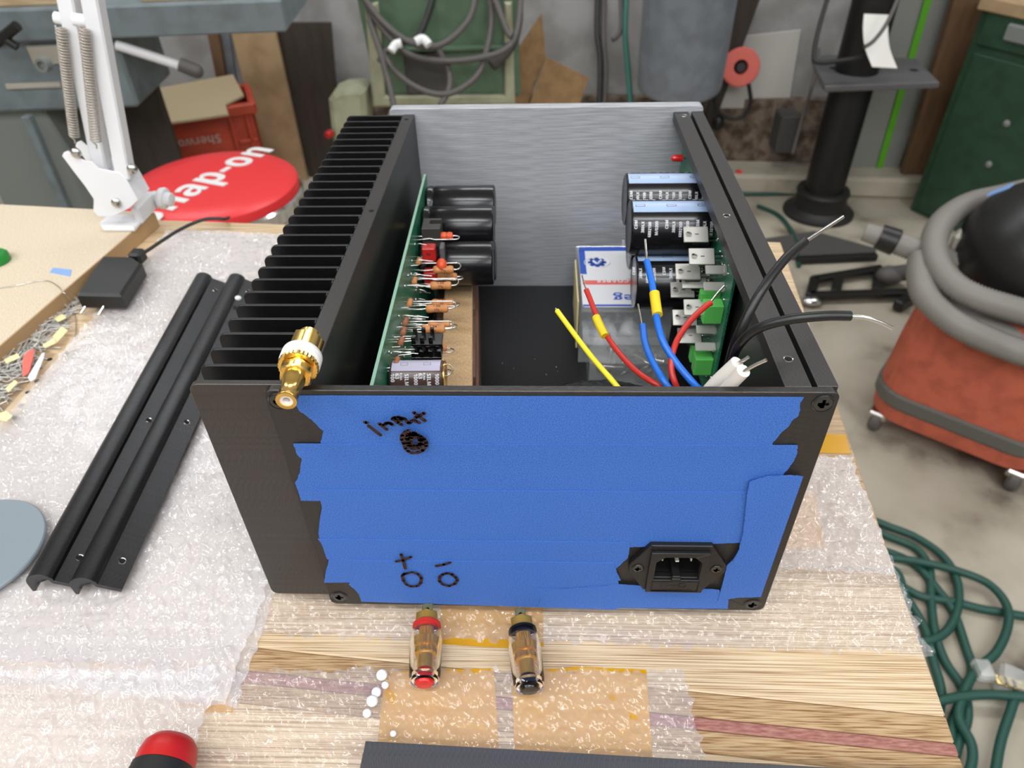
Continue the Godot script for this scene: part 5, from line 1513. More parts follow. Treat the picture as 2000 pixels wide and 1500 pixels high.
func lamp():
	var t := thing("desk_lamp", "white spring-balanced desk lamp arm clamped at the fibreboard", "desk lamp", Vector3(-0.315, 0.008, -0.4374))
	# clamp
	var b := flat_piece(PackedVector2Array([Vector2(-0.32561, -0.41752), Vector2(-0.32356, -0.43517), Vector2(-0.29644, -0.43486), Vector2(-0.29174, -0.46734), Vector2(-0.28768, -0.45777), Vector2(-0.28487, -0.40536), Vector2(-0.31729, -0.40672)]), 0.0082, 0.0135, 0.0015)
	b.xf = Transform3D()
	b.box(Vector3(-0.2875, 0.0175, -0.4405), Vector3(0.008, 0.018, 0.040), 0.002)
	part(t, "clamp", [[b, M.lamp_white]])
	b = mb(aim(Vector3(-0.2858, 0.02, -0.46), Vector3(1, -0.15, 0.1)))
	b.lathe([Vector2(0, 0), Vector2(0.006, 0), Vector2(0.006, 0.006), Vector2(0.0105, 0.007), Vector2(0.0115, 0.010), Vector2(0.0105, 0.013), Vector2(0.007, 0.0135), Vector2(0.007, 0.019), Vector2(0, 0.020)], 20, 0.03)
	part(t, "clamp_knob", [[b, M.lamp_white]])
	# pivot bracket of two plates
	for z in [-0.4300, -0.4060]:
		b = mb()
		var pl := PackedVector2Array([Vector2(-0.3245, 0.08592), Vector2(-0.3216, 0.08929), Vector2(-0.31712, 0.0907), Vector2(-0.31361, 0.08631), Vector2(-0.30492, 0.08134), Vector2(-0.2985, 0.08031), Vector2(-0.29517, 0.07385), Vector2(-0.27708, 0.06971), Vector2(-0.27353, 0.06465), Vector2(-0.27212, 0.05905), Vector2(-0.26911, 0.04243), Vector2(-0.28006, 0.03454), Vector2(-0.30206, 0.02496), Vector2(-0.31549, 0.02613), Vector2(-0.31745, 0.03155), Vector2(-0.31207, 0.04378), Vector2(-0.31546, 0.05784), Vector2(-0.31996, 0.07106)])
		b.prism(pl, z, z + 0.0018, 0.0005)
		part(t, "bracket_plate", [[b, M.lamp_white]])
	b = mb()
	b.prism(PackedVector2Array([Vector2(-0.31261, 0.04114), Vector2(-0.27391, 0.05957), Vector2(-0.26911, 0.04243), Vector2(-0.28006, 0.03454), Vector2(-0.30206, 0.02496), Vector2(-0.31549, 0.02613)]), -0.429, -0.405, 0.001)
	part(t, "bracket_block", [[b, M.lamp_white]])
	for q in [Vector3(-0.2632, 0.0734, -0.403), Vector3(-0.2907, 0.0406, -0.403), Vector3(-0.3095, 0.0892, -0.403)]:
		b = mb(aim(q, Vector3(0, 0, 1)))
		b.lathe([Vector2(0.0045, -0.002), Vector2(0.0045, 0.001), Vector2(0.003, 0.0026), Vector2(0, 0.003)], 14)
		part(t, "bolt", [[b, M.steel]])
	# the two square arms
	for q in [[Vector3(-0.304, 0.0652, -0.424), Vector3(-0.2711, 0.2315, -0.424)], [Vector3(-0.2771, 0.0626, -0.412), Vector3(-0.2443, 0.2331, -0.412)]]:
		b = mb()
		bar(b, q[0], q[1], 0.0140, 0.0140, 0.0015)
		part(t, "arm", [[b, M.lamp_white]])
	b = mb()
	b.tube([Vector3(-0.2924, 0.1966, -0.424), Vector3(-0.2755, 0.1932, -0.424)], 0.0048, 12)
	b.tube([Vector3(-0.2697, 0.1975, -0.412), Vector3(-0.2563, 0.1958, -0.412)], 0.0052, 12)
	part(t, "spring_pin", [[b, M.lamp_white]])
	for q in [[Vector3(-0.2823, 0.1961, -0.412), Vector3(-0.3123, 0.0947, -0.412)], [Vector3(-0.2558, 0.1978, -0.4), Vector3(-0.2865, 0.0945, -0.4)]]:
		var h := []
		var d: Vector3 = q[1] - q[0]
		var xf := aim(q[0], d)
		var l := d.length()
		var n := 40
		for i in n * 9 + 1:
			var a := TAU * i / 9.0
			h.append(xf * Vector3(cos(a) * 0.0040, l * (0.04 + 0.9 * i / (n * 9.0)), sin(a) * 0.0040))
		h.append(xf * Vector3(0, l * 0.97, 0))
		h.append(xf * Vector3(0, l * 1.0, 0))
		b = mb()
		b.tube(h, 0.00075, 6)
		part(t, "spring", [[b, M.spring_steel]])


func bench_front():
	# brushed plate
	single("brushed_plate", [[flat_piece(PackedVector2Array([Vector2(0.03269, 0.0724), Vector2(0.3239, 0.08193), Vector2(0.31806, 0.1054), Vector2(0.03198, 0.09684)]), -0.0006, 0.0022, 0.0003), M.brushed_plate]], "flat brushed black aluminium plate lying on the bubble wrap near the screwdriver", "metal plate")
	# screwdriver
	var t := thing("screwdriver", "screwdriver with a black grip and red domed end, lying on the bubble wrap", "screwdriver", Vector3(-0.059, 0, 0.0743))
	var xf := aim(Vector3(-0.0515, 0.0115, 0.076), Vector3(-0.0513, 0.0115, 0.1023) - Vector3(-0.0515, 0.0115, 0.076))
	var b := mb(xf)
	b.lathe([Vector2(0, 0), Vector2(0.005, 0.0004), Vector2(0.009, 0.0018), Vector2(0.0116, 0.0048), Vector2(0.0126, 0.009), Vector2(0.0128, 0.0135)], 32)
	part(t, "end_cap", [[b, M.handle_red]], "red domed end")
	b = mb(xf)
	b.lathe([Vector2(0.0120, 0.0135), Vector2(0.0132, 0.0138), Vector2(0.0138, 0.02), Vector2(0.0140, 0.05), Vector2(0.0120, 0.08), Vector2(0.0125, 0.1), Vector2(0.006, 0.11), Vector2(0, 0.11)], 32, 0.0)
	part(t, "grip", [[b, M.handle_black]])
	b = mb(xf)
	b.lathe([Vector2(0.003, 0.11), Vector2(0.003, 0.2), Vector2(0, 0.2)], 12)
	part(t, "shaft", [[b, M.steel]])
	post("wire_red", "cap_post_red", "gold and clear binding post with a red collar and red end, lying on the wrap", Vector3(0.0531, 0.0045, 0.0041), Vector3(0.0566, 0.0045, 0.0446))
	post("gloss_black", "gloss_black", "gold and clear binding post with a black collar and black end, lying on the wrap", Vector3(0.1021, 0.0045, 0.0063), Vector3(0.1074, 0.0045, 0.0461))
	phono()


func post(collar: String, tip: String, label: String, rear: Vector3, front: Vector3):
	var t := thing("binding_post", label, "binding post", Vector3((rear.x + front.x) / 2, BENCH + 0.003, (rear.z + front.z) / 2), "pair of binding posts in front of the amplifier")
	var xf := aim(rear, front - rear)
	var l := rear.distance_to(front)
	var k := l / 0.0425
	var b := mb(xf)
	b.box(Vector3(0, 0.0025 * k, 0), Vector3(0.0008, 0.0090, 0.0056), 0.0003)
	part(t, "solder_tab", [[b, M.gold], [dark_disc(xf * Vector3(0.00042, 0.0012, 0), 0.0010, xf.basis.x), M.black_hole]])
	b = mb(xf)
	b.lathe([Vector2(0, 0.0040), Vector2(0.0052, 0.0040), Vector2(0.0062, 0.0048), Vector2(0.0062, 0.0092), Vector2(0.0057, 0.0096), Vector2(0, 0.0096)], 6)
	part(t, "hex_nut", [[b, M.gold_core]])
	b = mb(xf)
	b.lathe([Vector2(0, 0.0094), Vector2(0.0062, 0.0094), Vector2(0.0073, 0.0104), Vector2(0.0073, 0.0116), Vector2(0.0062, 0.0120), Vector2(0.0062, 0.0136), Vector2(0, 0.0136)], 32)
	part(t, "collar", [[b, M[collar]]])
	# gold core seen through the sleeve
	b = mb(xf)
	b.lathe([Vector2(0.0034, 0.0137), Vector2(0.0034, 0.0190), Vector2(0.0058, 0.0190), Vector2(0.0060, 0.0195), Vector2(0.0060, 0.0232)], 36, 0.10)
	b.lathe([Vector2(0.0060, 0.0232), Vector2(0.0050, 0.0236), Vector2(0.0050, 0.0248), Vector2(0.0056, 0.0250), Vector2(0.0056, 0.0272), Vector2(0.0046, 0.0276)], 36, 0.10)
	b.lathe([Vector2(0.0046, 0.0276), Vector2(0.0042, 0.0280), Vector2(0.0042, 0.0350), Vector2(0, 0.0350)], 24)
	part(t, "core", [[b, M.gold_core]])
	b = mb(xf)
	b.lathe([Vector2(0, 0.0352), Vector2(0.0039, 0.0352), Vector2(0.0041, 0.0356), Vector2(0.0041, 0.0378), Vector2(0, 0.0378)], 24)
	b.lathe([Vector2(0, 0.0384), Vector2(0.0043, 0.0384), Vector2(0.0045, 0.0390), Vector2(0.0045, 0.0418), Vector2(0.0040, 0.0426), Vector2(0, 0.0429)], 28)
	part(t, "end_plug", [[b, M[tip]]])
	# clear sleeve: an outer skin and an inner bore
	b = mb(xf)
	b.lathe([Vector2(0.0062, 0.0138), Vector2(0.0070, 0.0140), Vector2(0.0076, 0.0150), Vector2(0.0078, 0.0188), Vector2(0.0082, 0.0194), Vector2(0.0082, 0.0240), Vector2(0.0079, 0.0330), Vector2(0.0076, 0.0385), Vector2(0.0066, 0.0412), Vector2(0.0050, 0.0416), Vector2(0.0048, 0.0414), Vector2(0.0048, 0.0384)], 48)
	b.lathe([Vector2(0.0062, 0.0138), Vector2(0.0062, 0.0376), Vector2(0.0048, 0.0384)], 48, 0.0, true)
	part(t, "clear_sleeve", [[b, M.clear_acrylic]], "clear sleeve")


func phono():
	var rear := Vector3(0.0142, 0.1592, -0.0247)
	var front := Vector3(0.0158, 0.1592, 0.0159)
	var t := thing("phono_socket", "gold-plated phono socket with a white washer lying on the heatsink corner", "phono socket", Vector3(rear.x, 0.1512, rear.z))
	var l := rear.distance_to(front)
	var xf := aim(front, rear - front)
	var k := l / 0.034
	var b := mb(xf * Transform3D(Basis().scaled(Vector3(1, k, 1)), Vector3.ZERO))
	b.lathe([Vector2(0.0026, 0.0), Vector2(0.0040, 0.0), Vector2(0.0042, 0.0006), Vector2(0.0040, 0.0014), Vector2(0.0039, 0.0016), Vector2(0.0039, 0.0080), Vector2(0.0042, 0.0084), Vector2(0.0042, 0.0090), Vector2(0.0045, 0.0094), Vector2(0.0045, 0.0125)], 36)
	b.lathe([Vector2(0.0026, 0.0), Vector2(0.0026, 0.004)], 24, 0.0, true)
	part(t, "barrel", [[b, M.gold]])
	b = mb(xf * Transform3D(Basis().scaled(Vector3(1, k, 1)), Vector3.ZERO))
	b.lathe([Vector2(0.0015, 0.0004), Vector2(0.0026, 0.0004)], 24)
	b.lathe([Vector2(0.0015, 0.0004), Vector2(0.0013, 0.004), Vector2(0, 0.004)], 24, 0.0, true)
	part(t, "insulator", [[b, M.wire_white]], "white insulator")
	b = mb(xf * Transform3D(Basis(Vector3.UP, 0.3).scaled(Vector3(1, k, 1)), Vector3.ZERO))
	b.lathe([Vector2(0.0045, 0.0122), Vector2(0.0062, 0.0122), Vector2(0.0068, 0.0128), Vector2(0.0068, 0.0160), Vector2(0.0062, 0.0166), Vector2(0, 0.0166)], 6)
	part(t, "hex_nut", [[b, M.gold]])
	b = mb(xf * Transform3D(Basis().scaled(Vector3(1, k, 1)), Vector3.ZERO))
	b.lathe([Vector2(0.006, 0.0166), Vector2(0.0079, 0.0166), Vector2(0.0081, 0.0170), Vector2(0.0081, 0.0184), Vector2(0.0078, 0.0188), Vector2(0, 0.0188)], 60, 0.04)
	part(t, "toothed_washer", [[b, M.gold]])
	b = mb(xf * Transform3D(Basis().scaled(Vector3(1, k, 1)), Vector3.ZERO))
	b.lathe([Vector2(0, 0.0188), Vector2(0.0080, 0.0188), Vector2(0.0083, 0.0192), Vector2(0.0083, 0.0214), Vector2(0.0080, 0.0217), Vector2(0.0083, 0.0220), Vector2(0.0083, 0.0234), Vector2(0.0080, 0.0238), Vector2(0, 0.0238)], 40)
	part(t, "washer", [[b, M.white_plastic]], "white plastic washer")
	b = mb(xf * Transform3D(Basis(Vector3.UP, 0.55).scaled(Vector3(1, k, 1)), Vector3.ZERO))
	b.lathe([Vector2(0, 0.0238), Vector2(0.0066, 0.0238), Vector2(0.0072, 0.0243), Vector2(0.0072, 0.0318), Vector2(0.0062, 0.0326), Vector2(0, 0.0326)], 6)
	b.lathe([Vector2(0.0045, 0.0320), Vector2(0.0045, 0.0356), Vector2(0.0040, 0.036), Vector2(0, 0.036)], 24)
	part(t, "rear_body", [[b, M.gold]])


# ------------------------------------------------------------------ the shop behind the bench
func shop_left():
	# machine with a cast table
	var t := thing("jointer", "grey-blue cast iron woodworking machine with a long table behind the desk lamp", "machine", Vector3(-1.1, FLOOR, -1.8))
	var l := Vector3(-1.2582, -0.05, -1.6317)
	var r := Vector3(-0.5209, -0.05, -1.6955)
	var xd := (r - l).normalized()
	var zd := xd.cross(Vector3.UP)
	var xf := Transform3D(Basis(xd, Vector3.UP, zd), l)
	var len_ := l.distance_to(r)
	var b := mb(xf)
	b.box(Vector3(len_ / 2, -0.036, -0.16), Vector3(len_, 0.072, 0.32), 0.004)
	var tt := part(t, "table", [[b, M.machine_grey]])
	for q in [[0.12, 0.30, 0.02, 0.05], [0.52, 0.25, 0.018, 0.03]]:
		b = mb(xf)
		b.box(Vector3(q[0], q[2] / 2, -0.09), Vector3(q[1], q[2], 0.12), 0.003)
		single("wood_offcut", [[b, M.ash_wood_pale]], "pale wood offcut lying on the machine table" + (" at the far corner" if q[0] < 0.3 else " near its middle"), "offcut")
	b = mb(xf)
	b.box(Vector3(0.09, -0.16, -0.17), Vector3(0.43, 0.18, 0.28), 0.008)
	part(t, "bed", [[b, M.machine_grey]])
	b = mb(xf)
	b.prism(PackedVector2Array([Vector2(-0.2, -0.858), Vector2(0.15, -0.858), Vector2(0.03, -0.252), Vector2(-0.2, -0.252)]), -0.26, -0.07, 0.006)
	part(t, "stand", [[b, M.machine_stand]])
	b = mb(xf)
	bar(b, xf.affine_inverse() * Vector3(-1.2244, -0.2936, -1.62), xf.affine_inverse() * Vector3(-1.2302, -0.6249, -1.62), 0.022, 0.03, 0.003)
	part(t, "brace", [[b, M.machine_grey]])
	b = mb(xf)
	b.box(Vector3(0.03, -0.55, -0.30), Vector3(0.46, 0.60, 0.02), 0.003)  # added dark sheet standing in for the shade beneath the machine
	part(t, "added_shade_panel", [[b, M.dark_board]])
	b = mb(xf)
	b.box(Vector3(0.155, -0.110, -0.026), Vector3(0.145, 0.046, 0.01), 0.003)
	part(t, "scale_plate", [[b, M.plate_pale]], "pale metal plate")
	b = mb(xf)
	b.box(Vector3(0.06, -0.182, -0.026), Vector3(0.14, 0.014, 0.01), 0.002)
	part(t, "guide_strip", [[b, M.plate_pale]])
	b = mb(aim(Vector3(-1.1084, -0.1641, -1.6), Vector3(0, 0.1, 1)))
	b.lathe([Vector2(0.0, 0.004), Vector2(0.008, 0.004), Vector2(0.010, 0.014), Vector2(0.016, 0.014), Vector2(0.017, 0.0), Vector2(0.017, -0.01)], 24)
	part(t, "clamp_knob", [[b, M.machine_stand]])
	b = mb()
	b.tube([Vector3(-1.2045, -0.1184, -1.57), Vector3(-1.1496, -0.0885, -1.57), Vector3(-1.113, -0.0691, -1.57)], 0.012, 10)
	b.tube([Vector3(-1.1617, -0.0929, -1.57), Vector3(-1.1353, -0.1159, -1.57)], 0.010, 10)
	part(t, "lever", [[b, M.dusty_black]])
	b = mb()
	b.tube([Vector3(-0.9545, -0.1423, -1.68), Vector3(-0.8225, -0.188, -1.68), Vector3(-0.7757, -0.2085, -1.68)], 0.012, 10)
	part(t, "feed_handle", [[b, M.lamp_white]], "pale metal handle")
	b = mb()
	b.tube([Vector3(-0.7977, -0.1851, -1.66), Vector3(-0.7607, -0.2016, -1.66)], 0.017, 12)
	b.ball(Vector3(-0.7607, -0.2016, -1.66), Vector3.ONE * 0.017, 12, 8)
	part(t, "handle_grip", [[b, M.cable_grey]])
	# red crate with a card on it
	t = thing("plastic_crate", "red plastic crate standing behind the stool with upside-down lettering", "crate", Vector3(-1.2, FLOOR, -2.45))
	l = Vector3(-1.307, -0.5, -2.1577)
	r = Vector3(-0.9054, -0.5, -2.3271)
	xd = (r - l).normalized()
	zd = xd.cross(Vector3.UP)
	len_ = l.distance_to(r)
	xf = Transform3D(Basis(xd, Vector3.UP, zd), l)
	b = mb(xf)
	var dp := 0.22
	var hh := -0.50 - FLOOR
	b.box(Vector3(len_ / 2, -hh / 2, -0.006), Vector3(len_, hh, 0.012), 0.003)
	b.box(Vector3(len_ / 2, -hh / 2, -dp), Vector3(len_, hh, 0.012), 0.003)
	b.box(Vector3(0.006, -hh / 2, -dp / 2), Vector3(0.012, hh, dp), 0.003)
	b.box(Vector3(len_ - 0.006, -hh / 2, -dp / 2), Vector3(0.012, hh, dp), 0.003)
	b.box(Vector3(len_ / 2, -hh + 0.006, -dp / 2), Vector3(len_, 0.012, dp), 0.003)
	part(t, "shell", [[b, M.crate_red]])
	b = mb(xf)
	b.box(Vector3(len_ / 2, -0.018, 0.006), Vector3(len_ + 0.016, 0.036, 0.02), 0.004)
	b.box(Vector3(len_ / 2, -0.018, -dp - 0.006), Vector3(len_ + 0.016, 0.036, 0.02), 0.004)
	b.box(Vector3(len_ + 0.002, -0.018, -dp / 2), Vector3(0.02, 0.036, dp), 0.004)
	b.box(Vector3(-0.002, -0.018, -dp / 2), Vector3(0.02, 0.036, dp), 0.004)
	part(t, "rim", [[b, M.crate_red]])
	for x in [0.03, len_ * 0.16, len_ * 0.80, len_ - 0.03]:
		b = mb(xf)
		b.box(Vector3(x, -hh / 2, 0.004), Vector3(0.014, hh, 0.012), 0.003)
		part(t, "rib", [[b, M.crate_red]])
	for x in [len_ * 0.08, len_ * 0.90]:
		b = mb(xf)
		b.box(Vector3(x, -0.13, 0.004), Vector3(len_ * 0.15, 0.014, 0.012), 0.003)
		part(t, "rib", [[b, M.crate_red]])
	b = mb(xf)
	b.text("Sherwood", 0.030, 0.001, func(p): return Vector3(len_ * 0.47 - p.x, -0.105 - p.y, 0.002 + p.z))
	part(t, "lettering", [[b, M.lettering_faded]])
	t = thing("cardboard_sheet", "cream cardboard sheet lying across the open red crate", "cardboard", Vector3(-1.1252, -0.495, -2.3194))
	part(t, "sheet", [[flat_piece(PackedVector2Array([Vector2(-1.35063, -2.42689), Vector2(-1.06638, -2.61428), Vector2(-0.94643, -2.37315), Vector2(-0.98048, -2.2779), Vector2(-0.93649, -2.18063), Vector2(-1.15324, -2.08716)]), -0.4965, -0.488, 0.001), M.card_cream]])
	# stool
	t = thing("stool", "round shop stool with a red padded seat, white lettering and a chrome rim", "stool", Vector3(-0.592, FLOOR, -1.215))
	var c := Vector3(-0.592, -0.300, -1.215)
	b = mb(Transform3D(Basis(), c))
	b.lathe([Vector2(0.178, -0.05), Vector2(0.181, -0.02), Vector2(0.179, -0.008), Vector2(0.168, 0.0), Vector2(0.12, 0.004), Vector2(0, 0.006)], 64)
	var seat := part(t, "seat", [[b, M.stool_red]], "red padded seat")
	b = mb()
	b.text("Snap-on", 0.076, 0.001, func(p):
		var q := Vector2(p.x * 1.0, p.y).rotated(1.22)
		var rr := clampf(q.length() / 0.178, 0.0, 1.0)
		return c + Vector3(q.x - 0.012, 0.0068 - 0.0042 * rr * rr + p.z, -q.y + 0.001))
	part(seat, "lettering", [[b, M.white_plastic]], "white lettering")
	b = mb(Transform3D(Basis(), c))
	b.lathe([Vector2(0.178, -0.058), Vector2(0.186, -0.056), Vector2(0.187, -0.03), Vector2(0.182, -0.026)], 64)
	part(t, "rim", [[b, M.chrome]], "chrome rim")
	for k in 4:
		var a := TAU * k / 4.0 + 0.5
		b = mb()
		b.tube([c + Vector3(cos(a) * 0.14, -0.055, sin(a) * 0.14), Vector3(c.x + cos(a) * 0.20, FLOOR, c.z + sin(a) * 0.20)], 0.012, 12)
		part(t, "leg", [[b, M.chrome]])
	var ring := []
	for i in 49:
		ring.append(Vector3(c.x + cos(TAU * i / 48) * 0.182, -0.68, c.z + sin(TAU * i / 48) * 0.182))
	b = mb()
	b.tube(ring, 0.008, 10)
	part(t, "foot_ring", [[b, M.chrome]])
	# boards leaning on the wall
	lean("leaning_board", "wide pale plywood board leaning on the wall beside the crate", M.plywood, Vector3(-1.034, -0.3012, -2.62), Vector3(-0.8691, -0.2967, -2.62), Vector3(-1.0324, -0.9392, -2.6), Vector3(-0.8607, -0.9336, -2.6), 0.018)
	lean("leaning_board", "dark brown board leaning on the wall beside the plywood", M.dark_board, Vector3(-0.8793, -0.319, -2.65), Vector3(-0.6668, -0.3221, -2.65), Vector3(-0.8586, -0.8971, -2.63), Vector3(-0.7165, -0.8803, -2.63), 0.02)
	lean("wood_batten", "narrow brown batten standing behind the machine table", M.brown_board, Vector3(-1.1302, -0.3044, -2.64), Vector3(-1.088, -0.3051, -2.64), Vector3(-1.1566, -0.6114, -2.64), Vector3(-1.1184, -0.6079, -2.64), 0.02)
	lean("grey_batten", "narrow grey strip standing between the brown batten and the plywood", M.drum_grey, Vector3(-1.0926, -0.3096, -2.66), Vector3(-1.054, -0.3102, -2.66), Vector3(-1.124, -0.6185, -2.66), Vector3(-1.0897, -0.6149, -2.66), 0.015)


# a plank given by its four front corners (top two, bottom two), continued to the floor
func lean(called: String, label: String, m: Material, a: Vector3, b_: Vector3, c: Vector3, d: Vector3, th: float):
	var out_ := []
	for q in [[a, c], [b_, d]]:
		var k: float = (FLOOR + 0.002 - q[0].y) / (q[1].y - q[0].y)
		out_.append(q[0].lerp(q[1], k))
	var n: Vector3 = (b_ - a).cross(out_[0] - a).normalized()
	if n.z > 0:
		n = -n
	var b := mb()
	var p := [a, b_, out_[1], out_[0]]
	var mid: Vector3 = (p[0] + p[1] + p[2] + p[3]) / 4.0
	b.quad(p[0], p[1], p[2], p[3], -n)
	b.quad(p[0] + n * th, p[1] + n * th, p[2] + n * th, p[3] + n * th, n)
	for i in 4:
		var j := (i + 1) % 4
		b.quad(p[i], p[j], p[j] + n * th, p[i] + n * th, (p[i] + p[j]) / 2.0 - mid)
	single(called, [[b, m]], label, "board" if called != "guide_rail" else "guide rail")


func shop_middle():
	# green machine column on a pale base
	var t := thing("bandsaw", "green cast machine column on a pale green base behind the amplifier's front plate", "machine", Vector3(-0.2, FLOOR, -2.25))
	var b := mb()
	b.prism(PackedVector2Array([Vector2(-0.42191, -0.08758), Vector2(0.04165, -0.09483), Vector2(0.04878, -0.406), Vector2(-0.40213, -0.40873)]), -2.16, -2.06, 0.012)
	part(t, "column", [[b, M.machine_green]])
	b = mb()
	b.prism(PackedVector2Array([Vector2(-0.39331, -0.13643), Vector2(-0.35398, -0.1304), Vector2(-0.36894, -0.39166), Vector2(0.0006, -0.39278), Vector2(0.00793, -0.13583), Vector2(0.02979, -0.13616), Vector2(0.03312, -0.42255), Vector2(-0.41228, -0.42553)]), -2.06, -2.04, 0.006)
	part(t, "frame", [[b, M.machine_pale]])
	b = mb()
	b.box(Vector3(-0.19, -0.70, -2.16), Vector3(0.42, 0.42, 0.22), 0.01)
	part(t, "base", [[b, M.machine_pale]])
	b = mb()
	b.prism(PackedVector2Array([Vector2(-0.29866, -0.27157), Vector2(-0.17504, -0.26601), Vector2(-0.17213, -0.3848), Vector2(-0.30016, -0.39104)]), -2.059, -2.045, 0.004)
	part(t, "opening", [[b, M.mat_dark]])
	b = mb()
	b.prism(PackedVector2Array([Vector2(-0.35036, -0.25531), Vector2(0.00463, -0.25153), Vector2(0.00439, -0.26001), Vector2(-0.35152, -0.26387)]), -2.06, -2.035, 0.001)
	part(t, "seam", [[b, M.machine_green]])
	# pale foot with a red lamp
	t = thing("cast_housing", "rounded pale green casting with a small red button beside the green column", "machine part", Vector3(-0.5185, -0.4823, -2.0674))
	b = mb()
	b.prism(PackedVector2Array([Vector2(-0.53851, -0.38896), Vector2(-0.52251, -0.37084), Vector2(-0.489, -0.35914), Vector2(-0.43854, -0.35672), Vector2(-0.4217, -0.36897), Vector2(-0.4292, -0.45889), Vector2(-0.45207, -0.60824), Vector2(-0.54606, -0.60748), Vector2(-0.54754, -0.50622)]), -2.12, -2.0, 0.015, true)
	part(t, "casting", [[b, M.machine_pale]])
	b = mb(aim(Vector3(-0.5503, -0.4893, -1.99), Vector3(-0.5, 0, 1)))
	b.lathe([Vector2(0.012, -0.01), Vector2(0.012, 0.008), Vector2(0.009, 0.013), Vector2(0, 0.014)], 20)
	part(t, "button", [[b, M.handle_red]], "red button")
	# coiled grey cable hanging on the column
	t = thing("hanging_cable", "coiled grey power cable hanging in loops on the green column", "cable", Vector3(-0.2355, -0.2572, -2.074))
	for s in [[Vector3(-0.4002, -0.0932, -2.0203), Vector3(-0.3353, -0.1607, -1.967), Vector3(-0.256, -0.2088, -1.9308), Vector3(-0.1698, -0.2173, -1.928), Vector3(-0.0911, -0.166, -1.9748), Vector3(-0.0698, -0.1003, -2.0308)], [Vector3(-0.3925, -0.0966, -2.0373), Vector3(-0.3531, -0.1641, -1.9829), Vector3(-0.2732, -0.2325, -1.9297), Vector3(-0.1862, -0.2544, -1.9157), Vector3(-0.0849, -0.2544, -1.9208), Vector3(0.009, -0.2364, -1.9405), Vector3(0.045, -0.195, -1.9769), Vector3(0.0562, -0.1063, -2.0516)], [Vector3(-0.3815, -0.1337, -2.0264), Vector3(-0.349, -0.224, -1.9526), Vector3(-0.2933, -0.2868, -1.9029), Vector3(-0.2173, -0.3254, -1.8745), Vector3(-0.1443, -0.3314, -1.873), Vector3(-0.0716, -0.2972, -1.9053), Vector3(-0.0427, -0.2418, -1.953), Vector3(-0.0285, -0.175, -2.0096), Vector3(-0.0361, -0.1076, -2.0655)], [Vector3(-0.3731, -0.165, -1.9877), Vector3(-0.3393, -0.2437, -1.9236), Vector3(-0.3173, -0.3054, -1.8731), Vector3(-0.3025, -0.3559, -1.8316)], [Vector3(-0.3499, -0.259, -1.9298), Vector3(-0.3208, -0.2316, -1.9542), Vector3(-0.2625, -0.216, -1.9701), Vector3(-0.1966, -0.2287, -1.9628), Vector3(-0.157, -0.2688, -1.9312), Vector3(-0.148, -0.3195, -1.8893), Vector3(-0.1741, -0.3582, -1.8556)], [Vector3(-0.0271, -0.1023, -2.0377), Vector3(0.0165, -0.1917, -1.9652), Vector3(0.031, -0.2031, -1.9564)]]:
		b = mb()
		b.tube(spline(s, 8), 0.0088, 10)
		part(t, "loop", [[b, M.cable_grey]])
	b = mb()
	b.tube(spline([Vector3(-0.1907, -0.1065, -2.0718), Vector3(-0.2167, -0.1734, -2.0145), Vector3(-0.2458, -0.2223, -1.9722)], 6), 0.009, 10)
	part(t, "tail", [[b, M.cable_dark]])
	for s in [[Vector3(-0.3035, -0.2219, -1.8914), Vector3(-0.2922, -0.2091, -1.9027), Vector3(-0.2751, -0.2051, -1.9069)], [Vector3(-0.2353, -0.2037, -1.91), Vector3(-0.2154, -0.1976, -1.9161), Vector3(-0.1983, -0.2111, -1.9057)]]:
		b = mb()
		b.tube(spline(s, 5), 0.012, 10)
		part(t, "tie", [[b, M.foam_white]])
	# open cardboard box
	t = thing("cardboard_box", "open cardboard box with raised flaps on the floor behind the front plate", "cardboard box", Vector3(0.1726, -0.91, -3.2664))
	var z := -2.28
	b = mb()
	b.prism(PackedVector2Array([Vector2(0.01757, -0.34902), Vector2(0.11462, -0.21854), Vector2(0.12877, -0.35523), Vector2(0.06692, -0.5037), Vector2(0.02126, -0.5032)]), -2.285, -2.28, 0.0)
	part(t, "flap", [[b, M.cardboard]])
	b = mb()
	b.prism(PackedVector2Array([Vector2(0.13184, -0.34225), Vector2(0.27084, -0.40781), Vector2(0.23765, -0.51257), Vector2(0.06732, -0.51073)]), -2.255, -2.25, 0.0)
	part(t, "flap", [[b, M.cardboard]])
	b = mb()
	b.box(Vector3(0.20, -0.76, -2.30), Vector3(0.34, 0.30, 0.06), 0.003)
	part(t, "body", [[b, M.cardboard]])
	# cables against the wall
	single("hanging_cable", [[tube_of([Vector3(0.3151, -0.227, -2.6484), Vector3(0.312, -0.3389, -2.5547), Vector3(0.3234, -0.4231, -2.4849), Vector3(0.3205, -0.5769, -2.3561)], 0.010), M.cable_dark]], "dark cable hanging straight down beside the cardboard box", "cable")
	single("hanging_cable", [[tube_of([Vector3(0.3388, -0.2319, -2.6716), Vector3(0.3357, -0.3587, -2.5654), Vector3(0.3454, -0.4577, -2.4832), Vector3(0.3368, -0.5844, -2.3768)], 0.010), M.cable_grey]], "brownish grey cable hanging next to the dark one", "cable")
	single("hanging_cable", [[tube_of([Vector3(0.4112, -0.2181, -2.5954), Vector3(0.4064, -0.3278, -2.5035), Vector3(0.4158, -0.424, -2.4235), Vector3(0.4307, -0.5615, -2.3093)], 0.0095), M.cable_teal]], "teal green cable hanging beside the grey drum", "cable")
	single("hanging_cable", [[tube_of([Vector3(0.392, -0.2221, -2.6172), Vector3(0.3961, -0.319, -2.5364), Vector3(0.38, -0.349, -2.5105), Vector3(0.362, -0.3569, -2.503)], 0.008), M.cable_grey]], "short brownish cable curling beside the teal cable", "cable")
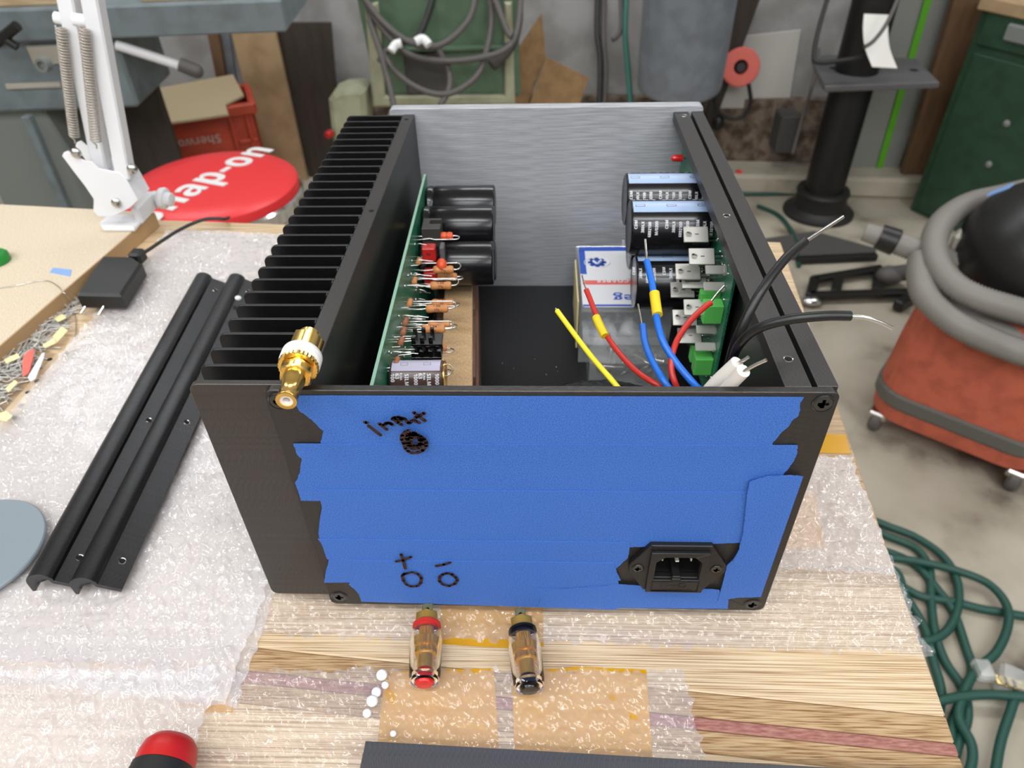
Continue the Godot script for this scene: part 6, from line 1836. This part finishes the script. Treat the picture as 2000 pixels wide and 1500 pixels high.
	single("hanging_cable", [[tube_of([Vector3(0.0339, -0.1267, -2.1574), Vector3(0.0417, -0.185, -2.109), Vector3(0.0313, -0.2313, -2.0698), Vector3(0.0088, -0.2657, -2.0399), Vector3(-0.0335, -0.2974, -2.0113)], 0.018), M.mat_dark]], "thick dark hose bending down beside the green column", "hose")
	# drum
	t = thing("dust_drum", "grey-blue dust collector drum behind the amplifier, in front of the wall", "drum", Vector3(0.56, FLOOR, -2.34))
	b = mb(aim(Vector3(0.5792, -0.4539, -2.3023), Vector3(0.5698, -0.0187, -2.2483) - Vector3(0.5792, -0.4539, -2.3023)))
	b.lathe([Vector2(0, -0.004), Vector2(0.130, -0.004), Vector2(0.138, 0.003), Vector2(0.140, 0.012), Vector2(0.142, 0.1), Vector2(0.145, 0.60), Vector2(0, 0.60)], 48)
	part(t, "drum", [[b, M.drum_grey]])
	b = mb()
	b.tube([Vector3(0.5794, -0.4831, -2.2779), Vector3(0.56, FLOOR, -2.34)], 0.09, 20)
	part(t, "pedestal", [[b, M.mat_dark]])
	lean("leaning_board", "dark brown board standing between the drum and the coral disc", M.dark_board, Vector3(0.7677, -0.2001, -2.555), Vector3(0.8754, -0.2009, -2.55), Vector3(0.7624, -0.4497, -2.56), Vector3(0.8259, -0.4491, -2.555), 0.02)


func tube_of(pts: Array, r: float) -> MB:
	var b := mb()
	b.tube(spline(pts, 8), r, 10)
	return b


func shop_right():
	# coral disc with a plug in it
	var t := thing("coral_disc", "coral red ring holding a dark plug with a looped cord, against the pale wall", "cord plug", Vector3(0.8239, -0.451, -2.5))
	var b := mb(aim(Vector3(0.8312, -0.4586, -2.52), Vector3(-0.1, 0.25, 1)))
	b.lathe([Vector2(0.026, 0.0), Vector2(0.062, 0.0), Vector2(0.066, 0.004), Vector2(0.066, 0.014), Vector2(0.062, 0.018), Vector2(0.026, 0.018), Vector2(0.024, 0.014), Vector2(0.024, 0.0)], 40)
	part(t, "ring", [[b, M.coral_disc]])
	b = mb(aim(Vector3(0.8339, -0.4615, -2.53), Vector3(-0.1, 0.25, 1)))
	b.lathe([Vector2(0, 0.022), Vector2(0.016, 0.022), Vector2(0.024, 0.012), Vector2(0.024, 0)], 16)
	part(t, "plug", [[b, M.dusty_black]])
	b = mb()
	b.tube(spline([Vector3(0.8608, -0.5072, -2.48), Vector3(0.8801, -0.5707, -2.48), Vector3(0.863, -0.6189, -2.48), Vector3(0.8237, -0.6298, -2.48), Vector3(0.7791, -0.6105, -2.48), Vector3(0.7501, -0.5693, -2.48), Vector3(0.7496, -0.497, -2.48), Vector3(0.7491, -0.4271, -2.48)], 8), 0.0075, 10)
	part(t, "cord", [[b, M.cable_dark]])
	# pale flat sheet on the wall, lighter than the wall around it
	b = mb()
	b.prism(PackedVector2Array([Vector2(0.83264, -0.37046), Vector2(1.04079, -0.35301), Vector2(1.05759, -0.63067), Vector2(0.78636, -0.62774)]), -2.591, -2.585, 0.002)
	single("wall_panel", [[b, M.panel_pale]], "pale flat panel on the wall behind the coral ring", "panel")
	b = mb()
	b.box(Vector3(1.0421, -0.6946, -2.53), Vector3(0.07, 0.14, 0.10), 0.004)
	single("floor_block", [[b, M.mat_dark]], "dark block in the recess under the pale wall panel", "block")
	b = mb()
	b.ball(Vector3(0.7758, -0.6481, -2.49), Vector3(0.022, 0.03, 0.022), 14, 9)
	single("cord_grip", [[b, M.dusty_black]], "dark rounded cord grip hanging low under the drum", "cord grip")
	b = mb()
	b.box(Vector3(0.8809, -0.847, -2.46), Vector3(0.022, 0.05, 0.022), 0.004)
	single("red_tool_handle", [[b, M.stool_red]], "small red handle near the floor beyond the plain side wall", "tool")
	# post with its shelf plate
	t = thing("machine_post", "thick black round post with a grey shelf plate and a round floor flange", "machine post", Vector3(1.147, FLOOR, -2.28))
	b = mb(Transform3D(Basis(), Vector3(1.147, FLOOR, -2.28)))
	b.lathe([Vector2(0.068, 0.07), Vector2(0.068, 1.55), Vector2(0, 1.55)], 40)
	part(t, "tube", [[b, M.post_black]])
	b = mb(Transform3D(Basis(), Vector3(1.147, FLOOR, -2.28)))
	b.lathe([Vector2(0, 0), Vector2(0.125, 0), Vector2(0.125, 0.012), Vector2(0.105, 0.018), Vector2(0.092, 0.03), Vector2(0.088, 0.075), Vector2(0.094, 0.085), Vector2(0.09, 0.095), Vector2(0.066, 0.095)], 40)
	part(t, "flange", [[b, M.cable_dark]])
	b = flat_piece(PackedVector2Array([Vector2(1.05019, -2.43504), Vector2(1.10394, -2.46929), Vector2(1.3908, -2.40705), Vector2(1.3643, -2.15559), Vector2(1.00227, -2.12938), Vector2(1.02868, -2.33032)]), -0.425, -0.405, 0.003)
	var pl := part(t, "shelf_plate", [[b, M.plate_grey]])
	for q in [Vector3(1.083, -0.4047, -2.31), Vector3(1.3314, -0.4047, -2.2771)]:
		part(pl, "slot", [[dark_disc(q, 0.014, Vector3.UP), M.black_hole]])
	# paper tag on the plate
	b = mb()
	var pts := [Vector3(1.1194, -0.2134, -2.1781), Vector3(1.1165, -0.2511, -2.1465), Vector3(1.1228, -0.2925, -2.1122), Vector3(1.1446, -0.3366, -2.0764)]
	var sp := spline(pts, 6)
	for i in sp.size() - 1:
		var w0 := Vector3(0.034, 0, 0.008)
		for s in [0.0, 1.0]:
			var o := Vector3(0, 0, -0.0012 * s)
			b.quad(sp[i] - w0 + o, sp[i] + w0 + o, sp[i + 1] + w0 + o, sp[i + 1] - w0 + o, Vector3(0, 0.3, 1 - 2 * s))
		for e in [-1.0, 1.0]:
			b.quad(sp[i] + w0 * e, sp[i + 1] + w0 * e, sp[i + 1] + w0 * e + Vector3(0, 0, -0.0012), sp[i] + w0 * e + Vector3(0, 0, -0.0012), w0 * e)
	single("paper_tag", [[b, M.paper]], "curled white paper tag standing on the black post's shelf plate", "paper tag")
	single("hanging_cable", [[tube_of([Vector3(1.165, -0.131, -2.158), Vector3(1.1208, -0.2099, -2.0898), Vector3(1.0809, -0.2524, -2.0523), Vector3(1.0512, -0.2678, -2.038)], 0.006), M.cable_grey]], "thin grey cord dangling across the white paper tag", "cable")
	single("hanging_cable", [[tube_of([Vector3(1.0057, -0.1532, -2.288), Vector3(0.97, -0.2429, -2.2112), Vector3(0.9514, -0.315, -2.1501), Vector3(0.9673, -0.3358, -2.1334), Vector3(1.0616, -0.3306, -2.1424), Vector3(1.1244, -0.3224, -2.1525)], 0.007), M.cable_dark]], "dark cord draped over the far edge of the post's shelf plate", "cable")
	single("hanging_cable", [[tube_of([Vector3(1.1261, -0.3696, -2.6348), Vector3(1.1045, -0.4976, -2.5268), Vector3(1.0678, -0.5967, -2.4421), Vector3(1.0274, -0.7099, -2.3454)], 0.006), M.cable_grey]], "grey cord running down the wall beside the black post", "cable")
	# guide rail standing at the wall
	lean("guide_rail", "grey metal guide rail with two bright green strips standing at the wall", M.rail_grey, Vector3(1.2357, -0.1452, -2.46), Vector3(1.4964, -0.1494, -2.46), Vector3(1.2808, -0.8467, -2.5), Vector3(1.501, -0.8484, -2.5), 0.008)
	var rail: Node3D = get_node("guide_rail")
	for q in [[Vector3(1.2201, -0.1728, -2.452), Vector3(1.2299, -0.173, -2.452), Vector3(1.2793, -0.8432, -2.492), Vector3(1.2931, -0.8433, -2.492)], [Vector3(1.3775, -0.1753, -2.452), Vector3(1.4004, -0.1757, -2.452), Vector3(1.4147, -0.8443, -2.492), Vector3(1.4382, -0.8445, -2.492)]]:
		b = mb()
		var n := Vector3(0, 0, 1)
		b.quad(q[0], q[1], q[3], q[2], n)
		b.quad(q[0] - n * 0.005, q[1] - n * 0.005, q[3] - n * 0.005, q[2] - n * 0.005, -n)
		b.quad(q[0], q[2], q[2] - n * 0.005, q[0] - n * 0.005, Vector3.LEFT)
		b.quad(q[1], q[3], q[3] - n * 0.005, q[1] - n * 0.005, Vector3.RIGHT)
		part(rail, "green_strip", [[b, M.rail_green]], "bright green strip")
	lean("wood_batten", "brown wooden batten leaning beside the green cabinet", M.brown_board, Vector3(1.4472, -0.1391, -2.405), Vector3(1.568, -0.1411, -2.405), Vector3(1.4866, -0.7958, -2.425), Vector3(1.5655, -0.8166, -2.425), 0.03)
	# cabinet
	var fx := Vector3(0.484, 0, 0.875).normalized()
	var fz := Vector3(-0.875, 0, 0.484).normalized()
	var xf := Transform3D(Basis(fx, Vector3.UP, fx.cross(Vector3.UP)), Vector3(1.488, FLOOR, -2.296))
	t = thing("tool_cabinet", "dark green steel cabinet with a drawer and a tan wooden top", "cabinet", Vector3(1.9, FLOOR, -2.3))
	b = mb(xf)
	var dz := -1.0 if (xf.basis * Vector3(0, 0, 1)).dot(Vector3(0.875, 0, -0.484)) < 0 else 1.0
	b.box(Vector3(0.45, 0.34, dz * 0.165), Vector3(0.9, 0.68, 0.33), 0.006)
	part(t, "body", [[b, M.cabinet_green]])
	b = mb(xf)
	b.box(Vector3(0.46, 0.635, dz * -0.004), Vector3(0.86, 0.10, 0.012), 0.003)
	var dr := part(t, "drawer", [[b, M.cabinet_green]])
	b = mb(xf)
	b.box(Vector3(0.16, 0.640, dz * -0.016), Vector3(0.10, 0.05, 0.014), 0.006)
	part(dr, "label_holder", [[b, M.machine_stand]])
	b = mb(xf)
	b.box(Vector3(0.46, 0.29, dz * -0.003), Vector3(0.86, 0.54, 0.010), 0.003)
	var door := part(t, "side_panel", [[b, M.cabinet_green]])
	for q in [Vector2(0.2204, 0.393), Vector2(0.2185, 0.258), Vector2(0.222, 0.13)]:
		b = mb(aim(xf * Vector3(q.x, q.y, dz * -0.008), xf.basis * Vector3(0, 0, -dz)))
		b.lathe([Vector2(0.011, 0), Vector2(0.011, 0.004), Vector2(0.006, 0.008), Vector2(0, 0.009)], 14)
		part(door, "bolt", [[b, M.machine_stand]])
	b = mb(xf)
	b.box(Vector3(0.46, 0.70, dz * 0.16), Vector3(0.93, 0.04, 0.36), 0.004)
	part(t, "top", [[b, M.plywood]])
	vacuum()


func vacuum():
	var th := -0.657
	var t := thing("shop_vacuum", "rust red shop vacuum on casters with a dusty black lid and a coiled grey hose", "vacuum cleaner", Vector3(1.17, FLOOR, -1.15), "", th)
	var sec := func(w: float, d: float, r: float, y: float) -> Array:
		var o := []
		for p in rounded(w, d, r, Vector2.ZERO, 6):
			o.append(Vector3(p.x, y, -p.y))
		return o
	var loft := func(b: MB, secs: Array):
		for i in secs.size() - 1:
			var m: int = secs[i].size()
			for k in m:
				var j := (k + 1) % m
				var c0: Vector3 = secs[i][k]
				var n0: Vector3 = Vector3(c0.x, 0, c0.z).normalized()
				var n1: Vector3 = Vector3(secs[i][j].x, 0, secs[i][j].z).normalized()
				b.quad(secs[i][k], secs[i][j], secs[i + 1][j], secs[i + 1][k], n0 + n1 + Vector3(0, secs[i][k].y - secs[i + 1][k].y, 0) * 0.0)
		for e in [0, secs.size() - 1]:
			for k in range(1, secs[e].size() - 1):
				b.flat(secs[e][0], secs[e][k], secs[e][k + 1], Vector3(0, -1 if e == 0 else 1, 0))
	var b := mb()
	loft.call(b, [sec.call(0.34, 0.38, 0.07, 0.055), sec.call(0.37, 0.41, 0.08, 0.065), sec.call(0.375, 0.415, 0.08, 0.105)])
	lpart(t, "lower_body", [[b, M.vacuum_red]])
	b = mb()
	loft.call(b, [sec.call(0.378, 0.418, 0.08, 0.105), sec.call(0.385, 0.425, 0.08, 0.112), sec.call(0.385, 0.425, 0.08, 0.140), sec.call(0.378, 0.418, 0.08, 0.146)])
	lpart(t, "bumper_band", [[b, M.vacuum_band]], "grey rubber band")
	b = mb()
	loft.call(b, [sec.call(0.374, 0.414, 0.08, 0.146), sec.call(0.365, 0.405, 0.08, 0.25), sec.call(0.345, 0.385, 0.09, 0.36), sec.call(0.32, 0.36, 0.09, 0.40), sec.call(0.26, 0.30, 0.08, 0.42)])
	lpart(t, "upper_body", [[b, M.vacuum_red]])
	b = mb()
	b.ball(Vector3(0.0, 0.46, 0.0), Vector3(0.165, 0.16, 0.165), 32, 18)
	var lid := lpart(t, "lid", [[b, M.dusty_black]], "dusty black domed lid")
	b = mb(aim(Vector3(-0.1235, 0.565, -0.027), Vector3(-0.62, 0.72, -0.1)))
	b.box(Vector3(0, 0, 0), Vector3(0.045, 0.004, 0.035), 0.001)
	lpart(lid, "tape_mark", [[b, M.pale_blue]], "pale blue tape mark")
	b = mb()
	b.box(Vector3(-0.155, 0.45, 0.045), Vector3(0.02, 0.08, 0.05), 0.008)
	lpart(t, "latch", [[b, M.plate_pale]], "pale latch")
	for q in [[-0.155, 0.17], [0.15, 0.18], [-0.14, -0.17], [0.14, -0.17]]:
		b = mb(aim(Vector3(q[0] - 0.014, 0.03, q[1]), Vector3.RIGHT))
		b.lathe([Vector2(0, 0), Vector2(0.024, 0), Vector2(0.030, 0.006), Vector2(0.030, 0.022), Vector2(0.024, 0.028), Vector2(0, 0.028)], 24)
		var cs := lpart(t, "caster", [[b, M.cable_grey]])
		b = mb()
		b.box(Vector3(q[0], 0.05, q[1]), Vector3(0.044, 0.02, 0.04), 0.004)
		lpart(cs, "fork", [[b, M.steel]])
	# ribbed hose in loops round the lid
	var h := thing("vacuum_hose", "ribbed grey vacuum hose coiled around the red vacuum's lid", "hose", Vector3(0.9362, -0.4291, -1.0757))
	for s in [[Vector3(1.3226, -0.4275, -1.4485), Vector3(1.1984, -0.4261, -1.3913), Vector3(1.0787, -0.4131, -1.3179), Vector3(0.9794, -0.4118, -1.2227), Vector3(0.9366, -0.4318, -1.1387), Vector3(0.942, -0.4544, -1.0679), Vector3(0.9813, -0.4668, -1.0203), Vector3(1.0649, -0.4809, -0.9867), Vector3(1.1383, -0.4922, -0.9678)], [Vector3(0.8843, -0.4404, -1.1941), Vector3(0.9278, -0.4499, -1.1753), Vector3(0.9987, -0.4769, -1.1824), Vector3(1.0583, -0.4864, -1.1382), Vector3(1.1256, -0.5001, -1.091), Vector3(1.2115, -0.5267, -1.0731)], [Vector3(0.9216, -0.4523, -1.1469), Vector3(0.9079, -0.4666, -1.1082), Vector3(0.9016, -0.483, -1.055), Vector3(0.9283, -0.5037, -1.013), Vector3(0.9611, -0.5158, -0.9784), Vector3(1.0212, -0.5339, -0.9532), Vector3(1.0652, -0.5428, -0.9349), Vector3(1.1459, -0.5616, -0.9233)], [Vector3(0.9435, -0.4873, -1.1318), Vector3(0.9468, -0.5058, -1.0904), Vector3(0.9806, -0.5259, -1.0492), Vector3(1.0426, -0.5401, -1.0143), Vector3(1.1094, -0.5542, -0.9929), Vector3(1.1825, -0.5678, -0.9851)]]:
		var sp := spline(s, 30)
		var fine := []
		var rad := []
		var d := 0.0
		var at := 0
		# even steps of 3.2 mm, radius alternating to make ribs
		var acc := 0.0
		for i in sp.size() - 1:
			var l: float = sp[i].distance_to(sp[i + 1])
			while acc < l:
				fine.append(sp[i].lerp(sp[i + 1], acc / l))
				rad.append(0.0268 if fine.size() % 2 else 0.0228)
				acc += 0.0037
			acc -= l
		b = mb()
		b.tube(fine, rad, 18)
		part(h, "coil", [[b, M.hose_grey]])
	b = mb()
	b.tube([Vector3(0.8502, -0.4343, -1.2106), Vector3(0.8821, -0.4403, -1.1941)], [0.0275, 0.029], 20)
	part(h, "collar", [[b, M.dusty_black]])
	b = mb()
	b.tube([Vector3(0.8224, -0.4299, -1.2259), Vector3(0.8513, -0.4343, -1.2106)], [0.020, 0.022], 20)
	part(h, "cuff", [[b, M.hose_grey]])


func floor_things():
	# floor tool of the vacuum
	var t := thing("floor_nozzle", "flat black vacuum floor tool with an open frame and a grey swivel", "vacuum tool", Vector3(1.0824, -0.91, -1.7633))
	for q in [[Vector3(0.9776, -0.885, -1.7661), Vector3(1.2186, -0.885, -1.834), 0.018], [Vector3(0.9388, -0.885, -1.6741), Vector3(1.2538, -0.885, -1.6908), 0.018], [Vector3(0.9426, -0.885, -1.6712), Vector3(0.9841, -0.885, -1.7722), 0.018], [Vector3(1.0238, -0.885, -1.6884), Vector3(1.0631, -0.885, -1.7843), 0.016], [Vector3(1.1498, -0.885, -1.6939), Vector3(1.2011, -0.885, -1.8214), 0.022]]:
		var b := mb()
		bar(b, q[0], q[1], q[2], 0.03, 0.004)
		part(t, "frame_bar", [[b, M.dusty_black]])
	var b := mb()
	b.ball(Vector3(1.2069, -0.865, -1.757), Vector3(0.042, 0.03, 0.035), 18, 10)
	part(t, "swivel", [[b, M.cable_grey]])
	b = mb()
	b.tube([Vector3(1.2108, -0.86, -1.7549), Vector3(1.277, -0.85, -1.7563)], 0.026, 16)
	part(t, "neck", [[b, M.mat_dark]])
	b = mb()
	b.ball(Vector3(0.9446, -0.893, -1.6549), Vector3(0.03, 0.014, 0.02), 14, 8)
	part(t, "roller", [[b, M.chrome]])
	b = mb()
	bar(b, Vector3(1.1847, -0.888, -1.6191), Vector3(1.2675, -0.888, -1.6839), 0.035, 0.03, 0.005)
	part(t, "brush_holder", [[b, M.dusty_black]])
	single("rubber_mat", [[flat_piece(PackedVector2Array([Vector2(0.85403, -2.04767), Vector2(1.0841, -2.11291), Vector2(1.25751, -1.9872), Vector2(1.23376, -1.93892), Vector2(0.97986, -1.92685), Vector2(0.84737, -1.9413)]), -0.9095, -0.897, 0.002), M.mat_dark]], "dark rubber mat on the floor in front of the post's flange", "floor mat")
	single("black_bar", [[bar_of(Vector3(0.966, -0.895, -1.9048), Vector3(1.2347, -0.895, -1.9268), 0.022, 0.022), M.dusty_black]], "thin black bar lying along the rubber mat", "bar")
	# green cords
	single("extension_cord", [[tube_of([Vector3(0.8586, -0.902, -2.419), Vector3(1.0567, -0.902, -2.4252), Vector3(1.2768, -0.902, -2.4402), Vector3(1.4455, -0.902, -2.4746), Vector3(1.5654, -0.902, -2.5731)], 0.0075), M.cord_green]], "green cord on the far floor behind the post's flange", "cord")
	single("extension_cord", [[tube_of([Vector3(0.9345, -0.902, -2.3207), Vector3(0.9919, -0.902, -2.2443), Vector3(1.0071, -0.902, -2.1251), Vector3(0.997, -0.902, -2.014), Vector3(0.9668, -0.902, -1.8769)], 0.0075), M.cord_green]], "green cord crossing the rubber mat from the post's flange", "cord")
	t = thing("extension_cord", "dark green extension cord coiled in loops on the floor beside the bench", "cord", Vector3(0.875, -0.91, -0.6419))
	var y := -0.9015
	for s in [
		[Vector3(0.6302, -0.895, -0.7202), Vector3(0.7131, -0.895, -0.7886), Vector3(0.8155, -0.895, -0.804), Vector3(0.8623, -0.895, -0.7838), Vector3(0.9054, -0.895, -0.7573), Vector3(0.9391, -0.895, -0.7122), Vector3(0.9437, -0.895, -0.6566), Vector3(0.9222, -0.895, -0.598), Vector3(0.8843, -0.895, -0.5479), Vector3(0.8458, -0.895, -0.523), Vector3(0.8008, -0.895, -0.5149), Vector3(0.7607, -0.895, -0.5069), Vector3(0.6696, -0.895, -0.5124), Vector3(0.6075, -0.895, -0.5591), Vector3(0.6154, -0.895, -0.6633)],
		[Vector3(0.6103, -0.9, -0.6791), Vector3(0.7055, -0.9, -0.7583), Vector3(0.8089, -0.9, -0.7802), Vector3(0.8553, -0.9, -0.7605), Vector3(0.8971, -0.9, -0.732), Vector3(0.9036, -0.9, -0.6838), Vector3(0.882, -0.9, -0.6235), Vector3(0.8567, -0.9, -0.5451), Vector3(0.8494, -0.9, -0.4833), Vector3(0.858, -0.9, -0.4306), Vector3(0.8445, -0.9, -0.3806), Vector3(0.8049, -0.9, -0.3288), Vector3(0.7611, -0.9, -0.2647)],
		[Vector3(0.5938, -0.9, -0.6542), Vector3(0.6919, -0.9, -0.712), Vector3(0.8011, -0.9, -0.7266), Vector3(0.8407, -0.9, -0.7208), Vector3(0.8805, -0.9, -0.6897), Vector3(0.8988, -0.9, -0.6355), Vector3(0.9084, -0.9, -0.5842), Vector3(0.8996, -0.9, -0.5145), Vector3(0.8891, -0.9, -0.4644), Vector3(0.8518, -0.9, -0.4166), Vector3(0.8111, -0.9, -0.3625), Vector3(0.7595, -0.9, -0.2647)],
		[Vector3(0.5621, -0.885, -0.6196), Vector3(0.6691, -0.885, -0.6816), Vector3(0.7655, -0.885, -0.6957), Vector3(0.8272, -0.885, -0.6967), Vector3(0.8848, -0.885, -0.6876), Vector3(0.9469, -0.885, -0.6677), Vector3(0.9931, -0.885, -0.6386), Vector3(1.0053, -0.885, -0.593), Vector3(0.9842, -0.885, -0.5437), Vector3(0.9381, -0.885, -0.4915), Vector3(0.8926, -0.885, -0.4612), Vector3(0.8533, -0.885, -0.4228), Vector3(0.8203, -0.885, -0.373), Vector3(0.8216, -0.885, -0.3309), Vector3(0.8087, -0.885, -0.2985), Vector3(0.777, -0.885, -0.2594)],
		[Vector3(0.5762, -0.9, -0.5838), Vector3(0.6921, -0.9, -0.6438), Vector3(0.8132, -0.9, -0.6459), Vector3(0.8618, -0.9, -0.6174), Vector3(0.9162, -0.9, -0.6068), Vector3(0.9671, -0.9, -0.5908), Vector3(1.0198, -0.9, -0.5806), Vector3(1.085, -0.9, -0.5601), Vector3(1.1279, -0.9, -0.4888), Vector3(1.085, -0.9, -0.3858)],
		[Vector3(0.6125, -0.9, -0.5733), Vector3(0.72, -0.9, -0.6685), Vector3(0.8267, -0.9, -0.6826), Vector3(0.8321, -0.9, -0.6168), Vector3(0.8398, -0.9, -0.5502), Vector3(0.8283, -0.9, -0.4829), Vector3(0.8187, -0.9, -0.4251), Vector3(0.7855, -0.9, -0.362), Vector3(0.7498, -0.9, -0.2953)],
		[Vector3(0.5466, -0.88, -0.3476), Vector3(0.651, -0.88, -0.3584), Vector3(0.7426, -0.88, -0.3777), Vector3(0.8021, -0.88, -0.3984), Vector3(0.858, -0.88, -0.4085), Vector3(0.91, -0.88, -0.4096), Vector3(0.9897, -0.88, -0.3987), Vector3(1.0424, -0.88, -0.3584), Vector3(0.9944, -0.88, -0.2627)],
		[Vector3(1.1925, -0.885, -0.5963), Vector3(1.0363, -0.885, -0.4984), Vector3(0.9594, -0.885, -0.4389), Vector3(0.9037, -0.885, -0.3748), Vector3(0.8641, -0.885, -0.3237), Vector3(0.8245, -0.885, -0.2605)]]:
		var b2 := mb()
		b2.tube(spline(s, 10), 0.0082, 12)
		part(t, "loop", [[b2, M.cord_green]])
	# clear connector
	t = thing("clear_connector", "clear plastic cord connector lying among the green cord loops", "connector", Vector3(0.9291, -0.91, -0.4609))
	b = mb()
	bar(b, Vector3(0.8947, -0.875, -0.4703), Vector3(0.8929, -0.875, -0.4323), 0.018, 0.03, 0.004)
	part(t, "blade_cover", [[b, M.clear_plug]])
	b = mb()
	bar(b, Vector3(0.918, -0.885, -0.4493), Vector3(0.9629, -0.885, -0.4251), 0.045, 0.04, 0.006)
	part(t, "body", [[b, M.clear_plug]])
	for k in 3:
		b = mb()
		bar(b, Vector3(0.9173, -0.88, -0.4429) + Vector3(0.012 * k, 0.006, 0.004 * k), Vector3(0.9136, -0.88, -0.4242) + Vector3(0.012 * k, 0.006, 0.004 * k), 0.004, 0.02, 0.001)
		part(t, "contact", [[b, M.brass_dark]])


func bar_of(p: Vector3, q: Vector3, w: float, h: float) -> MB:
	var b := mb()
	bar(b, p, q, w, h, 0.002)
	return b
